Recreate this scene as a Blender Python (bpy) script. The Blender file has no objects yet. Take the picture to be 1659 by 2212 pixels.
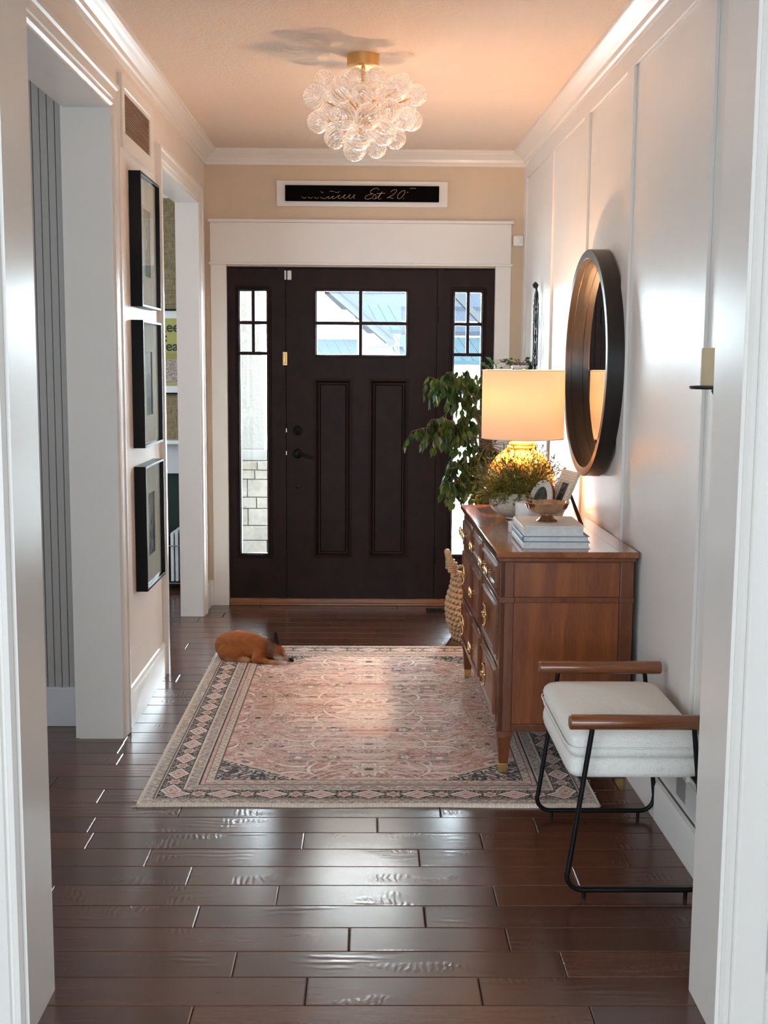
import bpy, bmesh, math, random
import numpy as np
from mathutils import Vector, Matrix
random.seed(7); rng = np.random.default_rng(5)
PI = math.pi
sc = bpy.context.scene; col = sc.collection
# ------------------------------------------------------------------ camera
F, PITCH, YAW, ROLL, EYE = 2570.0, .1253, -.0134, -.0069, 1.512
cd = bpy.data.cameras.new('camera'); cam = bpy.data.objects.new('camera', cd); col.objects.link(cam)
cd.sensor_fit = 'HORIZONTAL'; cd.sensor_width = 36; cd.lens = F/1659*36; cd.clip_start = .05; cd.clip_end = 300
def _rot():
    def app(v):
        c, s = math.cos(YAW), math.sin(YAW); x, y, z = c*v[0]+s*v[1], -s*v[0]+c*v[1], v[2]
        c, s = math.cos(PITCH), math.sin(PITCH); y, z = c*y-s*z, s*y+c*z
        c, s = math.cos(ROLL), math.sin(ROLL); return (c*x-s*z, y, s*x+c*z)
    A = [app(e) for e in ((1,0,0),(0,1,0),(0,0,1))]      # columns: image of axes
    right = Vector([A[i][0] for i in range(3)]); fwd = Vector([A[i][1] for i in range(3)]); up = Vector([A[i][2] for i in range(3)])
    m = Matrix((right, up, -fwd)).transposed(); return m.to_4x4()
cam.matrix_world = Matrix.Translation((0,0,EYE)) @ _rot()
sc.camera = cam
# ------------------------------------------------------------------ world, lights, exposure
sc.view_settings.view_transform = 'Standard'; sc.view_settings.look = 'None'
sc.view_settings.exposure = 0.36; sc.view_settings.gamma = 1; sc.view_settings.use_curve_mapping = False
w = bpy.data.worlds.new('world'); sc.world = w; w.use_nodes = True
bg = w.node_tree.nodes['Background']; bg.inputs[0].default_value = (.80,.90,1,1); bg.inputs[1].default_value = 60.0
try:
    sc.cycles.transparent_max_bounces = 40; sc.cycles.max_bounces = 14; sc.cycles.diffuse_bounces = 6
    sc.cycles.glossy_bounces = 6; sc.cycles.transmission_bounces = 12
    sc.cycles.sample_clamp_indirect = 40
except Exception: pass
def area(name, loc, target, sx, sy, power, color):
    l = bpy.data.lights.new(name, 'AREA'); l.shape = 'RECTANGLE'; l.size = sx; l.size_y = sy; l.energy = power; l.color = color
    o = bpy.data.objects.new(name, l); col.objects.link(o); o.location = loc
    o.rotation_euler = (Vector(target)-Vector(loc)).to_track_quat('-Z', 'Y').to_euler(); return o
DAY = (.73,.865,1.0); WARM = (1.0,.58,.33)
area('living_room_window_light', (-.4,-2.95,1.55), (-.4,0,1.5), 3.4, 1.9, 145, DAY)
area('living_room_side_window_light', (-3.15,-.6,1.5), (0,.2,1.4), 2.2, 1.7, 75, DAY)
area('office_window_light', (-3.3,6.3,1.6), (-1.5,6.6,1.2), 1.6, 1.5, 60, DAY)
area('side_room_window_light', (-3.3,3.6,1.7), (-1.4,3.9,1.3), 1.2, 1.3, 24, DAY)
def bulb(name, loc, power, r, color):
    l = bpy.data.lights.new(name, 'POINT'); l.energy = power; l.shadow_soft_size = r; l.color = color
    o = bpy.data.objects.new(name, l); col.objects.link(o); o.location = loc; return o
LAMP = (.700, 5.405)
bulb('table_lamp_bulb', (LAMP[0]-.03, LAMP[1], 1.375), 40, .03, WARM)
for px, pz, sx, sy in ((-.70,1.13,.16,1.6),(.60,1.13,.16,1.6),(-.047,1.745,.54,.38)):   # portals in the real panes
    o_ = area('window_portal', (px,7.40,pz), (px,0,pz), sx, sy, 1, (1,1,1)); o_.data.cycles.is_portal = True
# ------------------------------------------------------------------ materials
def srgb(r, g, b):
    f = lambda c: ((c/255+.055)/1.055)**2.4 if c > 10 else c/255/12.92
    return (f(r), f(g), f(b), 1)
def newmat(n):
    m = bpy.data.materials.new(n); m.use_nodes = True; nt = m.node_tree
    return m, nt, nt.nodes['Principled BSDF']
def N(nt, t, **k):
    n = nt.nodes.new(t)
    for a, b in k.items():
        if a.startswith('i_'): n.inputs[a[2:].replace('_', ' ')].default_value = b
        else: setattr(n, a, b)
    return n
def coords(nt, scale=(1,1,1), kind='Object'):
    tc = nt.nodes.new('ShaderNodeTexCoord'); mp = nt.nodes.new('ShaderNodeMapping'); mp.inputs['Scale'].default_value = scale
    nt.links.new(tc.outputs[kind], mp.inputs['Vector']); return mp.outputs[0]
def ramp(nt, fac, stops):
    r = nt.nodes.new('ShaderNodeValToRGB'); cr = r.color_ramp
    while len(cr.elements) < len(stops): cr.elements.new(.5)
    for e, (p, c) in zip(cr.elements, stops): e.position = p; e.color = c if len(c) == 4 else (*c, 1)
    nt.links.new(fac, r.inputs[0]); return r.outputs[0]
def paint(name, c, rough=.5, bump=.0, bscale=200, vary=.03, nscale=6, spec=.5, metal=0, dist=.002, coat=0):
    m, nt, b = newmat(name); L = nt.links
    v = coords(nt); n = N(nt, 'ShaderNodeTexNoise', i_Scale=nscale, i_Detail=4.0); L.new(v, n.inputs['Vector'])
    lo = tuple(x*(1-vary) for x in c[:3])+(1,); hi = tuple(min(1, x*(1+vary)) for x in c[:3])+(1,)
    L.new(ramp(nt, n.outputs[0], [(.3, lo), (.7, hi)]), b.inputs['Base Color'])
    b.inputs['Roughness'].default_value = rough; b.inputs['Specular IOR Level'].default_value = spec; b.inputs['Metallic'].default_value = metal
    if coat: b.inputs['Coat Weight'].default_value = coat; b.inputs['Coat Roughness'].default_value = .08
    if bump:
        n2 = N(nt, 'ShaderNodeTexNoise', i_Scale=bscale, i_Detail=2.0); L.new(v, n2.inputs['Vector'])
        bp = N(nt, 'ShaderNodeBump', i_Strength=bump, i_Distance=dist); L.new(n2.outputs[0], bp.inputs['Height']); L.new(bp.outputs[0], b.inputs['Normal'])
    return m
def wood(name, dark, mid, light, scale=(6,6,1), rough=.3, coat=.3, ring=2.5, bump=.05):
    m, nt, b = newmat(name); L = nt.links
    v = coords(nt, scale)
    n0 = N(nt, 'ShaderNodeTexNoise', i_Scale=1.3, i_Detail=3.0); L.new(v, n0.inputs['Vector'])
    mx = N(nt, 'ShaderNodeVectorMath', operation='MULTIPLY_ADD'); L.new(n0.outputs[1], mx.inputs[0]); mx.inputs[1].default_value = (1.6,1.6,1.6); L.new(v, mx.inputs[2])
    n1 = N(nt, 'ShaderNodeTexNoise', i_Scale=ring, i_Detail=8.0, i_Roughness=.62); L.new(mx.outputs[0], n1.inputs['Vector'])
    n2 = N(nt, 'ShaderNodeTexNoise', i_Scale=ring*14, i_Detail=3.0); L.new(v, n2.inputs['Vector'])
    ad = N(nt, 'ShaderNodeMath', operation='MULTIPLY_ADD'); L.new(n2.outputs[0], ad.inputs[0]); ad.inputs[1].default_value = .28; L.new(n1.outputs[0], ad.inputs[2])
    L.new(ramp(nt, ad.outputs[0], [(.42, dark), (.62, mid), (.82, light)]), b.inputs['Base Color'])
    b.inputs['Roughness'].default_value = rough; b.inputs['Coat Weight'].default_value = coat; b.inputs['Coat Roughness'].default_value = .1
    bp = N(nt, 'ShaderNodeBump', i_Strength=bump, i_Distance=.002); L.new(ad.outputs[0], bp.inputs['Height']); L.new(bp.outputs[0], b.inputs['Normal'])
    return m
M = {}
M['trim'] = paint('semi_gloss_white_trim', (.78,.75,.70,1), .30, .06, 90, .01, dist=.002, spec=.5)
M['wall'] = paint('warm_beige_wall', (.64,.51,.37,1), .6, .10, 260, .015)
M['wallR'] = paint('semi_gloss_panelled_wall', (.74,.72,.68,1), .33, .10, 60, .01, dist=.0015, spec=.55)
M['wallL'] = paint('pale_left_wall', (.76,.69,.62,1), .5, .10, 260, .015)
M['greige'] = paint('greige_wall', (.60,.57,.52,1), .55, .08, 260, .01)
M['door'] = paint('espresso_door_stain', (.020,.0068,.0045,1), .45, .12, 120, .25, 9, dist=.001, spec=.16)
M['black'] = paint('black_satin', (.004,.004,.0045,1), .35, vary=.2, spec=.18)
M['iron'] = paint('black_iron', (.012,.011,.012,1), .45, .2, 90, .2, metal=.3)
M['brass'] = paint('polished_brass', (.86,.66,.38,1), .16, vary=.06, metal=1)
M['satin_brass'] = paint('satin_brass', (.72,.45,.18,1), .38, vary=.05, metal=1)
M['white'] = paint('white_plastic', (.80,.79,.77,1), .4, vary=.01)
M['walnut'] = wood('dresser_walnut', (.120,.026,.005,1), (.205,.050,.009,1), (.28,.080,.015,1), (5,5,.5), .36, .2)
M['walnut_edge'] = wood('dresser_frame_walnut', (.080,.018,.004,1), (.140,.035,.007,1), (.19,.054,.011,1), (5,5,1.4), .3, .3)
M['walnut_top'] = wood('dresser_top_walnut', (.12,.028,.007,1), (.22,.060,.014,1), (.30,.095,.024,1), (4,.7,4), .2, .6, bump=.02)
M['armwood'] = wood('armrest_wood', (.085,.022,.007,1), (.16,.048,.015,1), (.22,.072,.022,1), (1.2,14,14), .26, .5)
M['threshold'] = wood('oak_threshold', (.12,.04,.014,1), (.24,.09,.03,1), (.34,.14,.05,1), (.6,9,9), .35, .2)
M['tan'] = paint('rattan', (.42,.25,.13,1), .6, .3, 150, .22, 60)
M['page'] = paint('book_pages', (.62,.62,.60,1), .7, vary=.08, nscale=60)
M['cream_cover'] = paint('cream_cover', (.72,.68,.63,1), .6, .1, 300, .02)
M['blue_cover'] = paint('slate_blue_cover', (.14,.22,.33,1), .5, .1, 300, .04)
M['white_cover'] = paint('white_cover', (.72,.72,.70,1), .5, vary=.02)
M['wax'] = paint('beige_wax', (.55,.44,.26,1), .5, vary=.06, nscale=20)
M['silver'] = paint('tarnished_silver', (.52,.36,.25,1), .2, .5, 60, .25, 30, metal=1)
M['soil'] = paint('potting_soil', (.03,.018,.01,1), .95, .6, 60, .4, 50)
M['bark'] = paint('ficus_bark', (.22,.12,.07,1), .7, .4, 120, .2, 40)
M['green_cab'] = paint('dark_green_paint', (.012,.028,.022,1), .4, vary=.1)
M['steel'] = paint('wire_steel', (.55,.53,.5,1), .3, metal=1)
# ceiling: knockdown texture
m, nt, b = newmat('textured_ceiling'); v = coords(nt); L = nt.links
n = N(nt, 'ShaderNodeTexNoise', i_Scale=45.0, i_Detail=5.0, i_Distortion=1.2); L.new(v, n.inputs['Vector'])
r_ = ramp(nt, n.outputs[0], [(.42,(0,0,0)),(.62,(1,1,1))]); bp = N(nt, 'ShaderNodeBump', i_Strength=.35, i_Distance=.004)
L.new(r_, bp.inputs['Height']); L.new(bp.outputs[0], b.inputs['Normal']); b.inputs['Base Color'].default_value = (.78,.67,.575,1); b.inputs['Roughness'].default_value = .9; M['ceil'] = m
# floor
m, nt, b = newmat('hand_scraped_hardwood'); L = nt.links
at = N(nt, 'ShaderNodeAttribute', attribute_name='tone')
tc = nt.nodes.new('ShaderNodeTexCoord')
def fm(scale):
    mp = nt.nodes.new('ShaderNodeMapping'); mp.inputs['Scale'].default_value = scale; L.new(tc.outputs['Object'], mp.inputs['Vector'])
    a = N(nt, 'ShaderNodeVectorMath', operation='ADD'); L.new(mp.outputs[0], a.inputs[0]); s = N(nt, 'ShaderNodeVectorMath', operation='SCALE'); L.new(at.outputs['Color'], s.inputs[0]); s.inputs['Scale'].default_value = 37.; L.new(s.outputs[0], a.inputs[1]); return a.outputs[0]
g1 = N(nt, 'ShaderNodeTexNoise', i_Scale=2.2, i_Detail=9.0, i_Roughness=.65, i_Distortion=.6); L.new(fm((1.3,14,1)), g1.inputs['Vector'])
g2 = N(nt, 'ShaderNodeTexNoise', i_Scale=3.0, i_Detail=3.0); L.new(fm((1,2,1)), g2.inputs['Vector'])
c1 = ramp(nt, g1.outputs[0], [(.3,(.066,.024,.0135)),(.55,(.092,.036,.021)),(.8,(.12,.049,.029))])
mxc = N(nt, 'ShaderNodeMix', data_type='RGBA', blend_type='MULTIPLY'); mxc.inputs[0].default_value = 1.
tone = ramp(nt, at.outputs['Fac'], [(0,(.72,.72,.72)),(1,(1.25,1.2,1.15))])
L.new(c1, mxc.inputs[6]); L.new(tone, mxc.inputs[7]); L.new(mxc.outputs[2], b.inputs['Base Color'])
w1 = N(nt, 'ShaderNodeTexWave', bands_direction='Y', i_Scale=11.0, i_Distortion=3.5, i_Detail=2.0); w1.inputs['Detail Scale'].default_value = 1.2; L.new(fm((.7,1,1)), w1.inputs['Vector'])
w2 = N(nt, 'ShaderNodeTexWave', bands_direction='X', i_Scale=17.0, i_Distortion=5.0, i_Detail=2.5); w2.inputs['Detail Scale'].default_value = 1.5; L.new(fm((1,1,1)), w2.inputs['Vector'])
k1 = ramp(nt, g2.outputs[0], [(.56,(0,0,0)),(.66,(1,1,1))])
g3 = N(nt, 'ShaderNodeTexNoise', i_Scale=3.4, i_Detail=2.0); L.new(fm((1.1,2.4,3)), g3.inputs['Vector'])
k2 = ramp(nt, g3.outputs[0], [(.60,(0,0,0)),(.68,(1,1,1))])
def mul(a, b_, k=None):
    n = N(nt, 'ShaderNodeMath', operation='MULTIPLY'); L.new(a, n.inputs[0])
    if k is None: L.new(b_, n.inputs[1])
    else: n.inputs[1].default_value = k
    return n.outputs[0]
def addn(a, b_):
    n = N(nt, 'ShaderNodeMath', operation='ADD'); L.new(a, n.inputs[0]); L.new(b_, n.inputs[1]); return n.outputs[0]
h = addn(addn(mul(mul(w1.outputs[1], k1), None, .5), mul(mul(w2.outputs[1], k2), None, .5)), addn(mul(g1.outputs[0], None, .06), mul(g2.outputs[0], None, .5)))
bp = N(nt, 'ShaderNodeBump', i_Strength=.30, i_Distance=.0030); L.new(h, bp.inputs['Height']); L.new(bp.outputs[0], b.inputs['Normal'])
b.inputs['Roughness'].default_value = .22; b.inputs['Specular IOR Level'].default_value = 1.0; M['floor'] = m
# glass pane
def glassmat(name, tint=(.95,.98,.97,1), rough=.02, extra=0):
    m = bpy.data.materials.new(name); m.use_nodes = True; nt = m.node_tree; nt.nodes.clear(); L = nt.links
    o = nt.nodes.new('ShaderNodeOutputMaterial'); t = N(nt, 'ShaderNodeBsdfTransparent', i_Color=tint); g = N(nt, 'ShaderNodeBsdfGlossy', i_Roughness=rough)
    lw = N(nt, 'ShaderNodeLayerWeight', i_Blend=.5); pw = N(nt, 'ShaderNodeMath', operation='POWER'); L.new(lw.outputs['Facing'], pw.inputs[0]); pw.inputs[1].default_value = 5.
    fr = N(nt, 'ShaderNodeMath', operation='MULTIPLY_ADD'); L.new(pw.outputs[0], fr.inputs[0]); fr.inputs[1].default_value = .6; fr.inputs[2].default_value = .03; mx = nt.nodes.new('ShaderNodeMixShader')
    L.new(fr.outputs[0], mx.inputs[0]); L.new(t.outputs[0], mx.inputs[1]); L.new(g.outputs[0], mx.inputs[2]); L.new(mx.outputs[0], o.inputs[0]); return m
M['glass'] = glassmat('window_glass')
# swirled globe glass
m = bpy.data.materials.new('swirled_clear_glass'); m.use_nodes = True; nt = m.node_tree; nt.nodes.clear(); L = nt.links
o = nt.nodes.new('ShaderNodeOutputMaterial'); t = N(nt, 'ShaderNodeBsdfTransparent', i_Color=(.985,.98,.97,1)); g = N(nt, 'ShaderNodeBsdfGlossy', i_Roughness=.10)
df_ = N(nt, 'ShaderNodeBsdfTranslucent', i_Color=(1,.98,.95,1)); df2 = N(nt, 'ShaderNodeBsdfDiffuse', i_Color=(.95,.94,.92,1)); df = nt.nodes.new('ShaderNodeAddShader'); L.new(df_.outputs[0], df.inputs[0]); L.new(df2.outputs[0], df.inputs[1]); gd = nt.nodes.new('ShaderNodeMixShader'); gd.inputs[0].default_value = .34
L.new(g.outputs[0], gd.inputs[1]); L.new(df.outputs[0], gd.inputs[2])
at = N(nt, 'ShaderNodeAttribute', attribute_name='rib'); lw = N(nt, 'ShaderNodeLayerWeight', i_Blend=.32)
pw = N(nt, 'ShaderNodeMath', operation='POWER'); L.new(lw.outputs['Facing'], pw.inputs[0]); pw.inputs[1].default_value = 1.6
ml = N(nt, 'ShaderNodeMath', operation='MULTIPLY_ADD'); L.new(at.outputs['Fac'], ml.inputs[0]); ml.inputs[1].default_value = .58; ml.inputs[2].default_value = .08
sm = N(nt, 'ShaderNodeMath', operation='ADD', use_clamp=True); L.new(pw.outputs[0], sm.inputs[0]); L.new(ml.outputs[0], sm.inputs[1])
mx = nt.nodes.new('ShaderNodeMixShader'); L.new(sm.outputs[0], mx.inputs[0]); L.new(t.outputs[0], mx.inputs[1]); L.new(gd.outputs[0], mx.inputs[2]); L.new(mx.outputs[0], o.inputs[0]); M['globe'] = m
# mirror
m, nt, b = newmat('mirror_silver'); b.inputs['Base Color'].default_value = (.9,.9,.9,1); b.inputs['Metallic'].default_value = 1; b.inputs['Roughness'].default_value = .01; M['mirror'] = m
# linen
m, nt, b = newmat('oatmeal_linen'); L = nt.links; v = coords(nt, (1,1,1))
a1 = N(nt, 'ShaderNodeTexNoise', i_Scale=1.0, i_Detail=3.0); mp = coords(nt, (60,420,420)); L.new(mp, a1.inputs['Vector'])
a2 = N(nt, 'ShaderNodeTexNoise', i_Scale=1.0, i_Detail=3.0); mp = coords(nt, (420,420,50)); L.new(mp, a2.inputs['Vector'])
mn = N(nt, 'ShaderNodeMath', operation='MULTIPLY'); L.new(a1.outputs[0], mn.inputs[0]); L.new(a2.outputs[0], mn.inputs[1])
L.new(ramp(nt, mn.outputs[0], [(.08,(.52,.50,.46)),(.20,(.72,.70,.65)),(.4,(.78,.76,.71))]), b.inputs['Base Color'])
bp = N(nt, 'ShaderNodeBump', i_Strength=.4, i_Distance=.001); L.new(mn.outputs[0], bp.inputs['Height']); L.new(bp.outputs[0], b.inputs['Normal']); b.inputs['Roughness'].default_value = .9; M['linen'] = m
# lamp shade: linen drum, translucent plus its own glow
m = bpy.data.materials.new('lamp_shade_linen'); m.use_nodes = True; nt = m.node_tree; nt.nodes.clear(); L = nt.links
o = nt.nodes.new('ShaderNodeOutputMaterial'); tr = N(nt, 'ShaderNodeBsdfTranslucent', i_Color=(1.0,.86,.36,1)); d = N(nt, 'ShaderNodeBsdfDiffuse', i_Color=(.62,.54,.44,1))
wv = N(nt, 'ShaderNodeTexNoise', i_Scale=1.0, i_Detail=2.0); L.new(coords(nt, (30,30,500)), wv.inputs['Vector'])
bp = N(nt, 'ShaderNodeBump', i_Strength=.15, i_Distance=.001); L.new(wv.outputs[0], bp.inputs['Height']); L.new(bp.outputs[0], d.inputs['Normal'])
mx = nt.nodes.new('ShaderNodeMixShader'); mx.inputs[0].default_value = .91; L.new(tr.outputs[0], mx.inputs[1]); L.new(d.outputs[0], mx.inputs[2])
em = N(nt, 'ShaderNodeEmission', i_Color=(1.0,.46,.21,1), i_Strength=.42); ad = nt.nodes.new('ShaderNodeAddShader'); L.new(mx.outputs[0], ad.inputs[0]); L.new(em.outputs[0], ad.inputs[1]); L.new(ad.outputs[0], o.inputs[0]); M['shade'] = m
# amber glass lamp body
m, nt, b = newmat('amber_lamp_glass'); L = nt.links; n = N(nt, 'ShaderNodeTexNoise', i_Scale=9.0, i_Detail=4.0, i_Distortion=1.5); L.new(coords(nt, (1,1,.5)), n.inputs['Vector'])
L.new(ramp(nt, n.outputs[0], [(.35,(.72,.26,.03)),(.5,(.95,.55,.10)),(.65,(1,.80,.25))]), b.inputs['Base Color']); b.inputs['Roughness'].default_value = .12
b.inputs['Subsurface Weight'].default_value = .3; b.inputs['Subsurface Radius'].default_value = (.08,.05,.02); b.inputs['Coat Weight'].default_value = .6; M['amber'] = m
def vcol(name, rough=.8, bump=0, bscale=300, attr='col', sheen=0, dist=.001, extra=None):
    m, nt, b = newmat(name); L = nt.links; a = N(nt, 'ShaderNodeAttribute', attribute_name=attr); L.new(a.outputs['Color'], b.inputs['Base Color']); b.inputs['Roughness'].default_value = rough
    if bump:
        n = N(nt, 'ShaderNodeTexNoise', i_Scale=bscale, i_Detail=3.0); L.new(coords(nt, extra or (1,1,1)), n.inputs['Vector'])
        bp = N(nt, 'ShaderNodeBump', i_Strength=bump, i_Distance=dist); L.new(n.outputs[0], bp.inputs['Height']); L.new(bp.outputs[0], b.inputs['Normal'])
    return m
M['rug'] = vcol('persian_rug_pile', .95, .5, 700); M['fur'] = vcol('chihuahua_fur', .75, .9, 160, dist=.006, extra=(1,3,3)); M['print'] = vcol('printed_photo', .6)
def leafmat(name, a, b2, trans=.35):
    m = bpy.data.materials.new(name); m.use_nodes = True; nt = m.node_tree; L = nt.links; b = nt.nodes['Principled BSDF']; o = nt.nodes['Material Output']
    n = N(nt, 'ShaderNodeTexNoise', i_Scale=14.0, i_Detail=2.0); L.new(coords(nt), n.inputs['Vector']); c = ramp(nt, n.outputs[0], [(.35, a), (.65, b2)])
    L.new(c, b.inputs['Base Color']); b.inputs['Roughness'].default_value = .3; t = nt.nodes.new('ShaderNodeBsdfTranslucent'); L.new(c, t.inputs['Color'])
    mx = nt.nodes.new('ShaderNodeMixShader'); mx.inputs[0].default_value = trans; L.new(b.outputs[0], mx.inputs[1]); L.new(t.outputs[0], mx.inputs[2]); L.new(mx.outputs[0], o.inputs[0]); return m
M['ficus'] = leafmat('ficus_leaf', (.018,.045,.010,1), (.10,.15,.022,1)); M['fern'] = leafmat('wispy_leaf', (.065,.085,.010,1), (.26,.20,.03,1), .3); M['ivy'] = leafmat('ivy_leaf', (.02,.06,.02,1), (.06,.14,.05,1))
# crackle bowl
m, nt, b = newmat('crackle_glaze'); L = nt.links; vo = N(nt, 'ShaderNodeTexVoronoi', feature='DISTANCE_TO_EDGE', i_Scale=55.0); L.new(coords(nt), vo.inputs['Vector'])
L.new(ramp(nt, vo.outputs[0], [(0,(.40,.33,.25)),(.03,(.60,.54,.45)),(.2,(.66,.60,.50))]), b.inputs['Base Color']); b.inputs['Roughness'].default_value = .1; M['crackle'] = m
M['fur'].node_tree.nodes['Principled BSDF'].inputs['Specular IOR Level'].default_value = .12
# grasscloth
m, nt, b = newmat('grasscloth'); L = nt.links; n = N(nt, 'ShaderNodeTexNoise', i_Scale=1.0, i_Detail=4.0); L.new(coords(nt, (10,10,260)), n.inputs['Vector']); n2 = N(nt, 'ShaderNodeTexNoise', i_Scale=1.0, i_Detail=2.0); L.new(coords(nt, (240,240,20)), n2.inputs['Vector'])
ad = N(nt, 'ShaderNodeMath', operation='ADD'); L.new(n.outputs[0], ad.inputs[0]); L.new(n2.outputs[0], ad.inputs[1])
L.new(ramp(nt, ad.outputs[0], [(.7,(.13,.095,.045)),(1.0,(.20,.15,.075)),(1.3,(.27,.21,.115))]), b.inputs['Base Color']); b.inputs['Roughness'].default_value = .9; M['grass'] = m
# beadboard grooves come from geometry
M['bead'] = paint('grey_beadboard', (.40,.375,.355,1), .5, vary=.02)
M['groove'] = paint('dark_groove', (.10,.09,.10,1), .8)
M['bead_base'] = paint('side_room_baseboard', (.60,.60,.61,1), .4)
# ------------------------------------------------------------------ mesh helpers
class MB:
    def __init__(s): s.v = []; s.f = []; s.mi = []; s.cur = 0; s.at = None
    def add(s, vs, fs):
        o = len(s.v); s.v += [tuple(p) for p in vs]; s.f += [tuple(i+o for i in f) for f in fs]; s.mi += [s.cur]*len(fs); return s
    def box(s, x0, x1, y0, y1, z0, z1):
        x0, x1 = sorted((x0,x1)); y0, y1 = sorted((y0,y1)); z0, z1 = sorted((z0,z1))
        return s.add([(x0,y0,z0),(x1,y0,z0),(x1,y1,z0),(x0,y1,z0),(x0,y0,z1),(x1,y0,z1),(x1,y1,z1),(x0,y1,z1)],
                     [(0,3,2,1),(4,5,6,7),(0,1,5,4),(1,2,6,5),(2,3,7,6),(3,0,4,7)])
    def taper(s, r0, z0, r1, z1):       # r = (x0,x1,y0,y1)
        a = [(r0[0],r0[2],z0),(r0[1],r0[2],z0),(r0[1],r0[3],z0),(r0[0],r0[3],z0)]; b = [(r1[0],r1[2],z1),(r1[1],r1[2],z1),(r1[1],r1[3],z1),(r1[0],r1[3],z1)]
        return s.add(a+b, [(0,3,2,1),(4,5,6,7),(0,1,5,4),(1,2,6,5),(2,3,7,6),(3,0,4,7)])
    def tube(s, pts, r, n=8, closed=False, caps=True):
        pts = [Vector(p) for p in pts]; m = len(pts); rs = r if hasattr(r, '__len__') else [r]*m
        vs = []; up = Vector((0,0,1)); prev = None
        for i, p in enumerate(pts):
            if closed: t = pts[(i+1)%m]-pts[i-1]
            else: t = pts[min(i+1,m-1)]-pts[max(i-1,0)]
            t = t.normalized() if t.length > 1e-9 else Vector((0,0,1))
            if prev is None: a = t.cross(up) if abs(t.dot(up)) < .95 else t.cross(Vector((1,0,0)))
            else: a = prev-t*prev.dot(t)
            if a.length < 1e-6: a = t.orthogonal()
            a.normalize(); prev = a; b = t.cross(a)
            for k in range(n):
                q = 2*PI*k/n; vs.append(p+(a*math.cos(q)+b*math.sin(q))*rs[i])
        fs = []
        for i in range(m if closed else m-1):
            j = (i+1) % m
            for k in range(n): l = (k+1)%n; fs.append((i*n+k, i*n+l, j*n+l, j*n+k))
        if not closed and caps: fs += [tuple(range(n))[::-1], tuple((m-1)*n+k for k in range(n))]
        return s.add(vs, fs)
    def lathe(s, prof, n=32, c=(0,0,0), caps=True, scallop=None):
        vs = []; fs = []
        for i, (r, z) in enumerate(prof):
            for k in range(n):
                a = 2*PI*k/n; rr = r*(1+(scallop(i, a) if scallop else 0)); vs.append((c[0]+rr*math.cos(a), c[1]+rr*math.sin(a), c[2]+z))
        for i in range(len(prof)-1):
            for k in range(n): l = (k+1)%n; fs.append((i*n+k, i*n+l, (i+1)*n+l, (i+1)*n+k))
        if caps:
            if prof[0][0] > 1e-5: fs.append(tuple(range(n))[::-1])
            if prof[-1][0] > 1e-5: fs.append(tuple((len(prof)-1)*n+k for k in range(n)))
        return s.add(vs, fs)
    def prism(s, poly, f0, f1):          # poly 2-D points; f0/f1 map (a,b)->xyz for the two ends
        n = len(poly); vs = [f0(*p) for p in poly]+[f1(*p) for p in poly]
        return s.add(vs, [tuple(range(n))[::-1], tuple(range(n,2*n))]+[(i,(i+1)%n,n+(i+1)%n,n+i) for i in range(n)])
    def xform(s, mat, start=0):
        for i in range(start, len(s.v)): s.v[i] = tuple(mat @ Vector(s.v[i]))
        return s
    def build(s, name, mat, parent=None, bevel=0, seg=2, smooth=True, ang=38, attrs=None, fixn=True):
        me = bpy.data.meshes.new(name); me.from_pydata(s.v, [], s.f)
        if fixn:
            bm = bmesh.new(); bm.from_mesh(me); bmesh.ops.recalc_face_normals(bm, faces=bm.faces); bm.to_mesh(me); bm.free()
        mats = mat if isinstance(mat, (list, tuple)) else [mat]
        for q in mats: me.materials.append(q)
        if len(mats) > 1: me.polygons.foreach_set('material_index', s.mi)
        if attrs:
            for an, arr in attrs.items():
                a = me.color_attributes.new(an, 'FLOAT_COLOR', 'POINT'); a.data.foreach_set('color', np.asarray(arr, dtype=np.float32).ravel())
        if smooth: me.shade_smooth(); me.set_sharp_from_angle(angle=math.radians(ang))
        me.update()
        o = bpy.data.objects.new(name, me); col.objects.link(o)
        if parent is not None: o.parent = parent
        if bevel:
            b = o.modifiers.new('bevel', 'BEVEL'); b.width = bevel; b.segments = seg; b.limit_method = 'ANGLE'; b.angle_limit = math.radians(40); b.harden_normals = False
        return o
def thing(name, label, cat, loc=(0,0,0), rz=0, group=None):
    o = bpy.data.objects.new(name, None); col.objects.link(o); o.location = loc; o.rotation_euler = (0,0,rz); o.empty_display_size = .05
    o['label'] = label; o['category'] = cat
    if group: o['group'] = group
    return o
def tag(o, label, cat, group=None):
    o['label'] = label; o['category'] = cat
    if group: o['group'] = group
    return o
def struct(o): o['kind'] = 'structure'; return o
def sempty(name, loc=(0,0,0), rz=0):
    o = bpy.data.objects.new(name, None); col.objects.link(o); o.location = loc; o.rotation_euler = (0,0,rz); return struct(o)
B = lambda *a: MB().box(*a)
# ------------------------------------------------------------------ setting
D = 7.32; XL = -.99; CH = 2.76; K = .0145; TH = math.atan(K)
XR = lambda y: .985-K*(y-4.22)
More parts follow.
